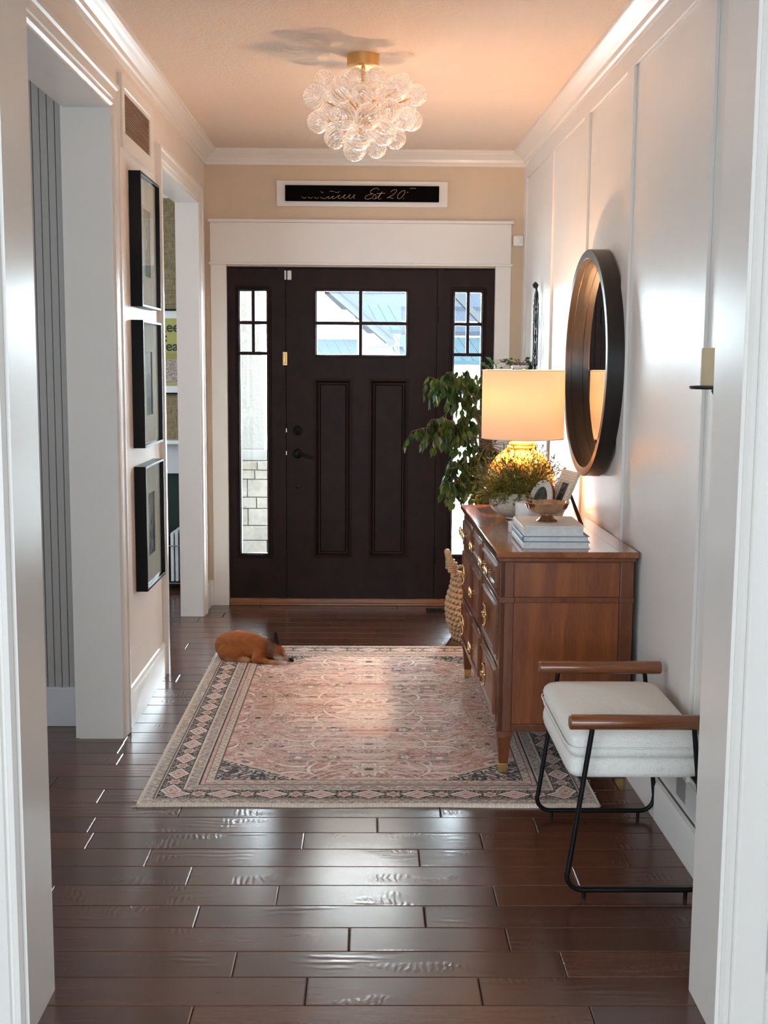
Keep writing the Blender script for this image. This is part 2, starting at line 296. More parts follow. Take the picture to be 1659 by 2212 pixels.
# floor planks (one structure mesh)
seams = {0:[-.406,.53], 1:[-.144,.279,-1.05], 2:[-.332,.50], 3:[-.044,.374,-.95], 4:[-.464,.162,-1.2], 5:[-.9,-.253,.368], 6:[-.523,.62], 7:[-.669,.163,.80], 8:[-.877,.367,-.2], 9:[.036,-.9], 10:[-.63,.25], 11:[-.928,-.3,.7], 12:[-.25,.9], 13:[-.5,.55], 14:[-.942,.3], 15:[-.1,.8]}
fb = MB(); tones = []
P0 = 2.52; PW = .1302
for r in range(-34, 60):
    y0 = P0+r*PW; y1 = y0+PW
    xs = seams.get(r)
    if xs is None:
        xs = []; x = -4.2+random.random()
        while x < 3.6: x += random.uniform(.42,1.25); xs.append(x)
    else:
        xs = sorted(xs); x = xs[0]
        L0 = []
        while x > -4: x -= random.uniform(.45,1.1); L0.append(x)
        x = xs[-1]; R0 = []
        while x < 3.6: x += random.uniform(.45,1.1); R0.append(x)
        xs = sorted(L0+xs+R0)
    for a, b_ in zip(xs[:-1], xs[1:]):
        e = .0012; c = .0030; d = .0016; tz = 0
        A_ = [(a+e,y0+e,-d),(b_-e,y0+e,-d),(b_-e,y1-e,-d),(a+e,y1-e,-d)]; T = [(a+.0045,y0+c,tz),(b_-.0045,y0+c,tz),(b_-.0045,y1-c,tz),(a+.0045,y1-c,tz)]
        Z = [(a,y0,-.008),(b_,y0,-.008),(b_,y1,-.008),(a,y1,-.008)]
        fb.add(A_+T+Z, [(4,5,6,7),(0,1,5,4),(1,2,6,5),(2,3,7,6),(3,0,4,7),(8,9,1,0),(9,10,2,1),(10,11,3,2),(11,8,0,3)])
        t = random.random(); tones += [(t, random.random()*.3+t*.7, t, 1)]*12
fb.box(-4.6,3.9,-3.3,10.2,-.12,-.008); tones += [(0,0,0,1)]*8
# keep planks inside the house footprint
struct(fb.build('floor', M['floor'], smooth=False, attrs={'tone': tones}, fixn=False))
struct(B(-4.6,3.9,-3.3,10.2,CH,CH+.1).build('ceiling', M['ceil'], smooth=False))
# back wall with door hole x -.86...76 z 0..2.08
DX0, DX1, DZ = -.862, .762, 2.08
wb = MB(); wb.box(-1.108,DX0,D,D+.14,0,CH).box(DX1,1.15,D,D+.14,0,CH).box(DX0,DX1,D,D+.14,DZ,CH)
struct(wb.build('wall_back', M['wall']))
# left wall: openings 1 (y 3.2..4.66, z 2.465) and 2 (y 5.75..6.98, z 2.42)
O1 = (3.05,4.66,2.465); O2 = (5.75,6.985,2.415); WT = .155
wl = MB(); x0, x1 = XL-WT, XL
x2 = XL-.118; wl.box(x0,x1,2.7,O1[0],0,CH).box(x0,x1,O1[0],O1[1],O1[2],CH).box(x0,x1,O1[1],5.2,0,CH).box(x2,x1,5.2,O2[0],0,CH).box(x2,x1,O2[0],O2[1],O2[2],CH).box(x2,x1,O2[1],D,0,CH)
struct(wl.build('wall_left', M['wallL']))
def casing(name, y0, y1, zt, w_=.09, x=XL, sgn=1, jd=WT+.012, far_only=False, y_in=None):
    """profiled casing round an opening in the left wall, with jamb lining"""
    mb = MB(); t = .016
    prof = [(0,.010),(.008,.018),(.020,.018),(.024,.012),(.030,.012),(.034,.017),(.066,.020),(.074,.026),(w_,.026),(w_,0),(0,0)]
    # legs
    for (ye, s) in ((y0,-1),(y1,1)):
        mb.prism(prof, lambda a,b_: (x+sgn*b_, ye+s*a, 0), lambda a,b_: (x+sgn*b_, ye+s*a, zt+a))
    mb.prism(prof, lambda a,b_: (x+sgn*b_, y0-a, zt+a), lambda a,b_: (x+sgn*b_, y1+a, zt+a))
    # jamb lining
    mb.box(x-jd,x+sgn*.010,y0-.002,y0+.008,0,zt).box(x-jd,x+sgn*.010,y1-.008,y1+.002,0,zt).box(x-jd,x+sgn*.010,y0,y1,zt-.008,zt+.004)
    if jd > .14: mb.box(x-jd-.015,x-jd,y0-w_,y0,0,zt+w_).box(x-jd-.015,x-jd,y1,y1+w_,0,zt+w_).box(x-jd-.015,x-jd,y0,y1,zt,zt+w_)
    return struct(mb.build(name, M['trim'], ang=25))
casing('trim_1', O1[0], O1[1], O1[2]); casing('trim_2', O2[0], O2[1], O2[2], w_=.088, jd=.124)
# baseboards
BBP = [(0,0),(.016,0),(.016,.118),(.013,.128),(.013,.142),(.006,.155),(0,.158)]
bb = MB(); bb.prism(BBP, lambda a,z: (XL+a,O1[1]+.09,z), lambda a,z: (XL+a,O2[0]-.0,z)); bb.prism(BBP, lambda a,z: (XL+a,O2[1]+.088,z), lambda a,z: (XL+a,D,z))
struct(bb.build('baseboard_left', M['trim'], ang=25))
bb = MB(); bb.prism(BBP, lambda a,z: (XL,D-a,z), lambda a,z: (-.955,D-a,z)); bb.prism(BBP, lambda a,z: (.852,D-a,z), lambda a,z: (XR(D),D-a,z))
struct(bb.build('baseboard_back', M['trim'], ang=25))
# right wall in its own slightly skewed frame (local: y along the wall, x = -offset into room)
RW = (XR(0), 0, 0)
RY0, RY1 = 2.72, 7.335
wr = sempty('wall_right', RW, TH)
B(0,.15,RY0,RY1,0,CH).build('wall_board', M['wallR'], wr)
st = MB(); tk = .012
for a, b_ in ((7.235,7.34),(6.29,6.405),(5.36,5.47),(4.525,4.635),(3.52,3.625),(2.7,2.76)): st.box(-tk,0,a,b_,.16,2.60)
st.box(-tk,0,RY0,RY1,2.60,2.70); st.box(-tk,0,RY0,RY1,.14,.235)
st.build('batten', M['wallR'], wr, bevel=.0015)
bb = MB(); bb.prism([(0,0),(.018,0),(.018,.112),(.012,.126),(0,.130)], lambda a,z: (-tk-a,RY0,z), lambda a,z: (-tk-a,RY1-.012,z))
o = struct(bb.build('baseboard_right', M['trim'], ang=25)); o.location = RW; o.rotation_euler = (0,0,TH)
# crown moulding
CR = [(0,0),(.012,0),(.012,.016),(.020,.022),(.026,.036),(.044,.052),(.062,.060),(.072,.070),(.078,.070),(.078,.085),(0,.085)]
def crown(name, f0, f1): return struct(MB().prism(CR, f0, f1).build(name, M['trim'], ang=20))
z0 = CH-.085
crown('trim_3', lambda a,z: (XL+a,2.7,z0+z), lambda a,z: (XL+a,D-a,z0+z))
crown('trim_4', lambda a,z: (XL+a,D-a,z0+z), lambda a,z: (XR(D)-a,D-a,z0+z))
crown('trim_5', lambda a,z: (XR(2.7)-a*1.15,2.7,z0+z), lambda a,z: (XR(D)-a*1.15,D-a,z0+z))
# front wall with the wide cased opening the camera looks through
JL, JR, YN, YF, ZT = -.752, .787, 2.515, 2.72, 2.46
wf = MB(); wf.box(-4.6,JL-.01,YN,YF,0,CH).box(JR+.01,3.9,YN,YF,0,CH).box(JL-.01,JR+.01,YN,YF,ZT+.01,CH)
struct(wf.build('wall_front', M['greige']))
mb = MB(); mb.box(JL-.01,JL,YN-.004,YF+.002,0,ZT).box(JR,JR+.01,YN-.004,YF+.002,0,ZT).box(JL,JR,YN-.004,YF+.002,ZT,ZT+.01)
prof = [(0,.010),(.007,.019),(.018,.019),(.022,.012),(.027,.012),(.031,.017),(.075,.020),(.085,.022),(.096,.022),(.096,0),(0,0)]
for x_, s in ((JL-.008,-1),(JR+.008,1)): mb.prism(prof, lambda a,b_: (x_+s*a, YN-b_, 0), lambda a,b_: (x_+s*a, YN-b_, ZT+a))
mb.prism(prof, lambda a,b_: (JL-.008-a, YN-b_, ZT+a), lambda a,b_: (JR+.008+a, YN-b_, ZT+a))
for x_, s in ((JL-.008,-1),(JR+.008,1)):
    if s < 0: mb.box(x_-.096,x_,YF,YF+.018,0,ZT+.096)
    else: mb.box(x_,x_+.096,YF,YF+.018,0,ZT+.096)
struct(mb.build('trim_6', M['trim'], ang=20))
bb = MB(); bb.prism(BBP, lambda a,z: (JR+.104,YN-a,z), lambda a,z: (3.2,YN-a,z)); bb.prism(BBP, lambda a,z: (-3.2,YN-a,z), lambda a,z: (JL-.104,YN-a,z)); struct(bb.build('baseboard_front', M['trim'], ang=25))
# living room shell behind the camera, side room and office shells
def shell(name, mat, *boxes):
    m_ = MB()
    for q in boxes: m_.box(*q)
    return struct(m_.build(name, mat))
shell('wall_living', M['greige'], (-3.5,-3.3,-3.2,YN,0,CH),(3.3,3.5,-3.2,YN,0,CH),(-3.5,3.5,-3.3,-3.1,0,CH))
# side room (through left opening 1): beadboard wall facing the camera
YB = 4.83
sb = sempty('wall_side')
B(-3.5,XL-WT,YB,YB+.12,0,CH).build('wall_board', M['groove'], sb)
mb = MB(); x = XL-WT-.002
while x > -3.3: mb.box(x-.0275,x,YB-.008,YB,.16,CH); x -= .0297
mb.build('beadboard', M['bead'], sb, bevel=.0018)
struct(B(-3.5,XL-WT-.016,YB-.02,YB,0,.165).build('baseboard_side', M['bead_base'], bevel=.003))
shell('wall_side_left', M['greige'], (-3.55,-3.4,YF,YB,0,CH))
# office
YO = 8.02
of = sempty('wall_office')
B(-3.5,XL-.1,YO,YO+.12,.76,2.57).build('grasscloth_panel', M['grass'], of)
B(-3.5,XL-.1,YO-.0,YO+.12,2.57,CH).build('upper_wall', M['white'], of)
B(-3.5,XL-.1,YO,YO+.12,0,.76).build('green_wainscot', M['green_cab'], of)
mb = MB(); mb.prism(CR, lambda a,z: (-3.4,YO-a,z0+z), lambda a,z: (XL-WT,YO-a,z0+z)); struct(mb.build('trim_7', M['trim'], ang=20))
struct(B(XL-.118,XL,D+.14,YO+.12,0,CH).build('wall_office_right', M['white']))
shell('wall_office_left', M['greige'], (-3.55,-3.4,YB+.12,YO,0,CH))
# ------------------------------------------------------------------ front door casing
mb = MB()
mb.box(-.957,DX0,D-.022,D,0,2.09).box(DX1,.855,D-.022,D,0,2.09)
mb.box(-.958,.853,D-.026,D,2.10,2.338).box(-.968,.864,D-.040,D,2.338,2.356).box(-.966,.862,D-.036,D,2.088,2.102)
struct(mb.build('trim_8', M['trim'], bevel=.002))
mb = MB(); mb.box(DX0,DX1,D-.015,D+.12,.0,.014); mb.box(DX0,DX1,D-.01,D+.1,.014,.042)
struct(mb.build('trim_9', M['threshold'], bevel=.003))
# ------------------------------------------------------------------ door and sidelights
YD = D+.012; SX0, SX1, SZ0, SZ1 = -.505, .412, .045, 2.068
d1 = sempty('door_1')
def panel_hole_board(mb, X0, X1, Z0, Z1, holes, y0, y1):
    """board with rectangular holes: split in a grid"""
    xs = sorted({X0,X1}|{h[0] for h in holes}|{h[1] for h in holes}); zs = sorted({Z0,Z1}|{h[2] for h in holes}|{h[3] for h in holes})
    for zi in range(len(zs)-1):
        run = None
        for xi in range(len(xs)-1):
            cx, cz = (xs[xi]+xs[xi+1])/2, (zs[zi]+zs[zi+1])/2
            hole = any(h[0] < cx < h[1] and h[2] < cz < h[3] for h in holes)
            if not hole:
                if run is None: run = [xs[xi], xs[xi+1]]
                else: run[1] = xs[xi+1]
            if (hole or xi == len(xs)-2) and run: mb.box(run[0],run[1],y0,y1,zs[zi],zs[zi+1]); run = None
G = (-.318,.224,1.555,1.936); PA = (-.328,-.109,.307,1.403); PB = (.009,.237,.307,1.403)
mb = MB(); panel_hole_board(mb, SX0, SX1, SZ0, SZ1, [G, PA, PB], YD, YD+.044)
mb.build('slab', M['door'], d1)
def frame_mold(mb, X0, X1, Z0, Z1, prof, y):   # moulding inside a rect; prof (inset, height toward room)
    n = len(prof)
    corners = [(X0,Z0,1,1),(X1,Z0,-1,1),(X1,Z1,-1,-1),(X0,Z1,1,-1)]
    vs = [(cx+sx*a, y-h_, cz+sz*a) for cx, cz, sx, sz in corners for a, h_ in prof]
    fs = [(c*n+i, c*n+i+1, ((c+1)%4)*n+i+1, ((c+1)%4)*n+i) for c in range(4) for i in range(n-1)]
    mb.add(vs, fs)
for q in (PA, PB):
    mb = MB(); frame_mold(mb, *q, [(-.006,0),(-.004,.006),(.004,.007),(.012,-.004),(.02,-.014),(.028,-.015),(.033,-.006),(.034,-.004)], YD)
    mb.box(q[0]+.034,q[1]-.034,YD+.004,YD+.03,q[2]+.034,q[3]-.034); mb.build('raised_panel', M['door'], d1, ang=20)
def glazing(parent, g, y, mun_v, mun_h, bars_zlimit=None, wgt=.021):
    mb = MB(); frame_mold(mb, g[0]-.016, g[1]+.016, g[2]-.016, g[3]+.016, [(0,0),(.002,.009),(.009,.010),(.012,.004),(.016,.004),(.018,-.02)], y)
    mb.build('glazing_bead', M['door'], parent, ang=20)
    mb = MB()
    for x_ in mun_v: mb.box(x_-wgt/2,x_+wgt/2,y-.002,y+.03,bars_zlimit or g[2],g[3])
    for z_ in mun_h: mb.box(g[0],g[1],y-.0025,y+.031,z_-wgt/2,z_+wgt/2)
    mb.build('muntin', M['door'], parent, bevel=.003)
    B(g[0]-.01,g[1]+.01,y+.018,y+.022,g[2]-.01,g[3]+.01).build('pane', M['glass'], parent)
glazing(d1, G, YD, [-.052], [1.745])
# door hardware
hb = MB(); R90 = Matrix.Rotation(PI/2, 4, 'X')
hd = MB().lathe([(.030,0),(.030,.006),(.024,.012),(.012,.014),(.012,.03),(0,.03)], 28).xform(R90).xform(Matrix.Translation((-.436,YD,.949)))
hd.tube([(-.436,YD-.034,.949),(-.41,YD-.042,.945),(-.37,YD-.044,.932),(-.338,YD-.042,.922)], [.009,.009,.008,.007], 10)
hd.build('door_handle', M['black'], d1)
MB().lathe([(.031,0),(.030,.008),(.022,.014),(.018,.012),(.008,.016),(0,.022)], 28).xform(R90).xform(Matrix.Translation((-.436,YD,1.09))).build('deadbolt', M['black'], d1)
MB().lathe([(.014,0),(.013,.004),(0,.006)], 20).xform(R90).xform(Matrix.Translation((-.437,YD,.743))).build('door_stop_button', M['black'], d1)
for z_ in (1.80,1.05,.32): MB().tube([(SX1+.004,YD-.008,z_-.05),(SX1+.004,YD-.008,z_+.05)], .007, 10).build('hinge', M['black'], d1)
for z_ in (1.092,.952): B(SX0-.006,SX0+.001,YD-.003,YD+.004,z_-.012,z_+.012).build('strike', M['steel'], d1)
jb = MB(); jb.box(-.556,SX0-.003,YD-.006,YD+.1,.042,2.08).box(SX1+.003,.45,YD-.006,YD+.1,.042,2.08).box(DX0,DX1,YD-.0,YD+.1,SZ1+.003,2.08).box(-.53,SX0+.018,YD+.046,YD+.1,.042,2.08).box(SX1-.018,.44,YD+.046,YD+.1,.042,2.08).box(DX0,DX1,YD+.046,YD+.1,2.03,2.08).box(DX0,DX1,YD+.046,YD+.1,.03,.075)
struct(jb.build('trim_10', M['door']))
# sidelights
for nm, (a, b_), (g0, g1) in (('window_1', (DX0,-.556), (-.784,-.625)), ('window_2', (.45,DX1), (.522,.682))):
    wd = sempty(nm); mb = MB(); g = (g0,g1,.325,1.935)
    panel_hole_board(mb, a, b_, .042, 2.068, [g], YD+.002, YD+.044); mb.build('sash', M['door'], wd)
    frame = MB(); frame_mold(frame, g0-.03, g1+.03, .295, 1.965, [(0,0),(.004,.006),(.010,.006),(.013,.001),(.03,.001)], YD+.002); frame.build('moulding', M['door'], wd, ang=20)
    glazing(wd, g, YD+.002, [(g0+g1)/2], [1.745,1.56], 1.56, .020)
# alarm contact and flip latch
t = thing('door_sensor', 'small white alarm contact at the top left corner of the dark front door', 'sensor', (-.5,YD,2.03))
B(.003,.028,-.012,0,-.028,.028).build('sensor_body', M['white'], t, bevel=.004); B(-.014,-.003,-.018,-.006,-.028,.028).build('magnet', M['white'], t, bevel=.003)
t = thing('flip_latch', 'small brass coloured security latch on the left edge of the front door', 'latch', (-.51,YD,1.53))
B(-.016,.012,-.012,-.006,-.042,.040).build('plate', M['satin_brass'], t, bevel=.002); B(-.010,.004,-.024,-.012,-.030,.030).build('flap', M['satin_brass'], t, bevel=.003)
# thermostat-like motion sensor
t = thing('motion_sensor', 'white square motion sensor with round lens beside the door header', 'sensor', (.896,D,2.242))
B(-.031,.031,-.026,0,-.031,.031).build('housing', M['white'], t, bevel=.007)
MB().lathe([(.020,0),(.019,.004),(.010,.009),(0,.010)], 28).xform(R90).xform(Matrix.Translation((0,-.026,.002))).build('lens', M['white'], t)
# sign above the door
t = thing('name_sign', 'long black sign with cream script mounted on a white board above the door', 'sign', (-.046,D,2.510))
B(-.512,.512,-.016,0,-.075,.075).build('backing_board', M['trim'], t, bevel=.002)
B(-.460,.460,-.034,-.016,-.046,.046).build('black_plaque', paint('matte_black', (.004,.003,.003,1), .8, spec=.02), t, bevel=.002)
def SG(x, y): return (-.460+(x-152)*.000669, -.0345, .046-(y-127)*.000657)
strokes = [[(990,165),(975,149),(950,152),(925,165),(913,182),(918,196),(940,199),(912,204),(880,216),(865,232),(872,245),(900,246),(925,236)],
 [(925,240),(945,212),(955,203),(962,215),(961,235),(948,245),(935,241)],[(948,245),(975,232),(1020,178),(995,216),(984,238),(996,245),(1004,240)],[(968,197),(1046,193)],[(1010,240),(1014,242)],
 [(1094,182),(1110,168),(1135,160),(1148,166),(1140,184),(1112,208),(1080,226),(1060,236),(1085,229),(1105,238),(1120,236)],
 [(1215,166),(1190,176),(1163,202),(1154,226),(1162,240),(1182,236),(1208,210),(1222,180),(1215,166)],
 [(302,228),(312,240),(330,242),(342,233)],[(358,229),(368,240),(384,242),(398,234)],[(412,230),(422,241),(440,242),(454,234)],
 [(470,230),(480,242),(505,244),(530,232),(545,226),(535,240),(550,244),(575,226),(585,222),(572,240),(590,244),(615,228),(640,212),(625,236),(640,244),(668,226),(690,208),(672,236),(690,243),(715,224),(735,204),(720,234),(738,243),(760,222),(776,206),(762,236),(776,238)],
 [(472,180),(482,192),(496,188)],[(552,182),(570,178),(588,184)],[(596,186),(618,190),(640,182)],[(1205,240),(1214,238)],[(1240,186),(1252,182)],[(1268,148),(1320,147)]]
let = paint('cream_lettering', (.42,.28,.17,1), .6); mb = MB()
for si, s_ in enumerate(strokes):
    mb = MB()
    pts = [Vector(SG(*q)) for q in s_]
    if len(pts) > 2:
        out = []
        for i in range(len(pts)-1):
            p0, p1, p2, p3 = pts[max(i-1,0)], pts[i], pts[i+1], pts[min(i+2,len(pts)-1)]
            for k in range(4):
                u = k/4; out.append(.5*((2*p1)+(p2-p0)*u+(2*p0-5*p1+4*p2-p3)*u*u+(3*p1-p0-3*p2+p3)*u**3))
        pts = out+[pts[-1]]
    mb.tube(pts, .0014, 6); mb.build('letter_stroke', let, t)
# floor register by the door
t = thing('floor_register', 'dark metal floor vent in front of the right sidelight', 'floor vent', (.50,7.16,0))
B(-.14,.14,-.055,.055,0,.006).build('frame', M['iron'], t, bevel=.002)
mb = MB()
for i in range(10): mb.box(-.12+i*.025,-.108+i*.025,-.04,.04,.006,.009)
mb.build('grille', M['black'], t)
# light switch on left wall
t = thing('light_switch', 'white light switch plate between the framed photos and the far doorway', 'light switch', (XL,5.60,1.275))
B(0,.006,-.036,.036,-.06,.06).build('plate', M['white'], t, bevel=.002); B(.006,.018,-.005,.005,-.004,.010).build('toggle', M['white'], t, bevel=.001)
# return air vent
t = thing('return_air_vent', 'white framed air vent with tan grille high on the left wall', 'vent', (XL,5.165,2.485))
mb = MB(); frame_mold(mb, -.335, .335, -.14, .14, [(0,0),(0,.020),(.045,.020),(.048,.017),(.062,.017),(.064,.002)], 0); mb.xform(Matrix.Rotation(PI/2,4,'Z'))
mb.build('frame', M['trim'], t, ang=20)
B(0,.003,-.28,.28,-.085,.085).build('backing', paint('vent_dark', (.02,.010,.006,1), .9), t)
mb = MB()
for i in range(17): z_ = -.075+i*.0094; mb.box(.004,.014,-.272,.272,z_-.0016,z_+.0016)
for i in range(56): y_ = -.27+i*.0098; mb.box(.006,.012,y_-.0012,y_+.0012,-.077,.077)
mb.build('grille', paint('vent_tan', (.30,.17,.10,1), .5), t)
# ------------------------------------------------------------------ framed photographs
def photo_cols(nx, ny, seed, kind):
    r = np.random.default_rng(seed); Y_, X_ = np.mgrid[0:ny,0:nx]; x = X_/nx; y = Y_/ny   # y up
    def nz(s):
        g = r.random((s+2,s+2)); gx = x*s; gy = y*s; i = gx.astype(int); j = gy.astype(int); fx = gx-i; fy = gy-j; fx = fx*fx*(3-2*fx); fy = fy*fy*(3-2*fy)
        return (g[j,i]*(1-fx)+g[j,i+1]*fx)*(1-fy)+(g[j+1,i]*(1-fx)+g[j+1,i+1]*fx)*fy
    n = nz(4)*.4+nz(9)*.3+nz(20)*.3
    if kind == 0: v = .42+.18*(n-.5); v = np.where((y < .5+.10*np.sin(x*9)) & (abs(x-.62) < .2+.05*n), .10, v); v = np.where((y > .55) & (y < .74) & (abs(x-.62) < .09), .16, v)
    elif kind == 1: v = .40+.3*(n-.5); v = np.where(y < .62-.35*abs(x-.55)+.1*n, .17+.14*n, v); v = np.where((y < .3) & (np.sin(x*26) > .3), .05, v)
    else: v = .26+.3*(n-.5); v = np.where(y < .55+.1*np.sin(x*14), .06+.18*(nz(16) > .55), v)
    c = np.stack([v, v*.93, v*.88, np.ones_like(v)], -1)
    if kind == 2: c[...,2] *= np.where(y < .3, 1.6, 1)
    return c.reshape(-1,4)
for i, (za, zb_) in enumerate(((1.735,2.285),(1.145,1.68),(.53,1.066))):
    lab = ['topmost deep black frame with a white mat and standing figure photo on the left wall','middle deep black frame with a misty black and white photo on the left wall','lowest deep black frame with a dark group photo on the left wall'][i]
    ya, yb = 5.02, 5.462; h_ = zb_-za; w_ = yb-ya
    t = thing('picture_frame', lab, 'picture frame', (XL,(ya+yb)/2,za), 0, 'three deep black picture frames')
    mb = MB(); e = .010
    mb.box(0,.050,-w_/2,-w_/2+e,0,h_).box(0,.050,w_/2-e,w_/2,0,h_).box(0,.050,-w_/2+e,w_/2-e,0,e).box(0,.050,-w_/2+e,w_/2-e,h_-e,h_)
    mb.build('frame', M['black'], t, bevel=.0012)
    px, pz = w_*.27, h_*.30
    mt = MB(); frame_mold(mt, -w_/2+e, w_/2-e, e, h_-e, [(0,.004),(w_/2-e-px,.004),(w_/2-e-px+.003,.001)], 0); 
    vs = []
    mt = MB(); panel_hole_board(mt, -w_/2+e, w_/2-e, e, h_-e, [(-px*.62,px*.62,h_/2-pz*.85,h_/2+pz*.85)], -.032, -.028); mt.xform(Matrix.Rotation(PI/2,4,'Z'))
    mt.build('mat', paint('photo_mat', (.72,.68,.62,1), .7), t)
    nx, ny = 44, 80; mb = MB(); X0 = px*.66; Z0 = pz*.9
    vs = [(.027, (k/(nx-1)*2-1)*X0, h_/2+(j/(ny-1)*2-1)*Z0) for j in range(ny) for k in range(nx)]
    fs = [(j*nx+k, j*nx+k+1, (j+1)*nx+k+1, (j+1)*nx+k) for j in range(ny-1) for k in range(nx-1)]
    mb.add(vs, fs); mb.box(.003,.0265,-X0,X0,h_/2-Z0,h_/2+Z0)
    cc = np.concatenate([photo_cols(nx, ny, 40+i, i), np.ones((8,4))*.2]); mb.build('photograph', M['print'], t, smooth=False, attrs={'col': cc})
    B(.036,.037,-w_/2+e,w_/2-e,e,h_-e).build('glass', M['glass'], t)
# ------------------------------------------------------------------ office items seen through the far doorway
t = thing('framed_poster', 'yellow typographic poster in a thin black frame on grasscloth in the next room', 'poster', (-1.30,YO,1.29))
mb = MB(); panel_hole_board(mb, -.32, .16, 0, .56, [(-.31,.15,.01,.55)], -.03, 0); mb.build('frame', M['black'], t)
B(-.31,.15,-.012,0,.01,.55).build('mat', M['white'], t)
B(-.29,.13,-.014,-.012,.055,.50).build('print', paint('poster_yellow', (.40,.37,.10,1), .7), t)
def text(s_, x, z, size, parent, mat):
    cu = bpy.data.curves.new('lettering', 'FONT'); cu.body = s_; cu.size = size; cu.extrude = .0006; cu.offset = .0018
    to = bpy.data.objects.new('tmp', cu); me = bpy.data.meshes.new_from_object(to); bpy.data.objects.remove(to)
    o = bpy.data.objects.new('lettering', me); col.objects.link(o); me.materials.clear(); me.materials.append(mat); o.rotation_euler = (PI/2,0,0); o.location = (x,-.0148,z); o.parent = parent; return o
ink = paint('poster_ink', (.03,.03,.03,1), .6)
text('Kee', -.108, .413, .092, t, ink); text(':', -.058, .350, .080, t, ink); text('ea', -.052, .288, .092, t, ink)
mb = MB()
for i in range(5): mb.box(-.05,.11,-.0146,-.0140,.270-i*.009,.273-i*.009)
mb.build('small_print', paint('small_ink', (.15,.14,.06,1), .6), t)
nx, ny = 60, 40; vs = [(-.06+.17*k/(nx-1),-.0146,.076+.150*j/(ny-1)) for j in range(ny) for k in range(nx)]
rr = rng.random((ny,nx)); pal = np.array([(.55,.5,.42),(.25,.12,.08),(.40,.30,.22),(.12,.10,.10),(.5,.42,.36)]); cc = np.concatenate([pal[(rr*5).astype(int)], np.ones((ny,nx,1))], -1).reshape(-1,4)
MB().add(vs, [(j*nx+k, j*nx+k+1, (j+1)*nx+k+1, (j+1)*nx+k) for j in range(ny-1) for k in range(nx-1)]).build('crowd_picture', M['print'], t, smooth=False, attrs={'col': cc})
t = thing('white_ledge_shelf', 'white ledge with apron above the dark green wainscot in the next room', 'shelf', (-1.6,YO,.76))
B(-1.2,.42,-.10,0,.20,.225).build('shelf_board', M['white'], t, bevel=.003); B(-1.2,.42,-.03,0,.0,.20).build('apron', M['bead_base'], t)
t = thing('curtain_rod', 'brass curtain rod with ball finial near the ceiling of the next room', 'curtain rod', (-1.38,7.75,2.55))
MB().tube([(-.5,0,0),(.0,0,0)], .009, 10).build('rod', M['satin_brass'], t); MB().lathe([(.0,-.022),(.014,-.017),(.022,0),(.014,.017),(0,.022)], 18, (.02,0,0)).build('finial', M['satin_brass'], t)
B(-.10,-.08,0,YO-7.75,-.01,.01).build('bracket', M['satin_brass'], t)
t = thing('magazine_rack', 'wire rack filled with upright white and grey files on the next room floor', 'magazine rack', (-1.28,7.86,0))
mb = MB()
for z_ in (.05,.30): mb.tube([(-.16,-.09,z_),(.14,-.09,z_),(.14,.09,z_),(-.16,.09,z_)], .004, 8, closed=True)
for x_ in (-.16,.14):
    for y_ in (-.09,.09): mb.tube([(x_,y_,0),(x_,y_,.36)], .004, 8)
mb.build('wire_frame', M['steel'], t)
for i in range(9):
    c = M[['white_cover','page','bead_base','black','white_cover','page','bead','white_cover','bead_base'][i]]; hh = .30+.05*random.random()
    tag(B(-1.425+i*.030,-1.405+i*.030,7.79,7.93,.06,.06+hh).build('file_folder', c, None, bevel=.002), ['white','grey','pale grey','black','white','grey','dark grey','white','pale grey'][i]+' upright file in the wire rack in the next room', 'folder', 'files in the wire rack')
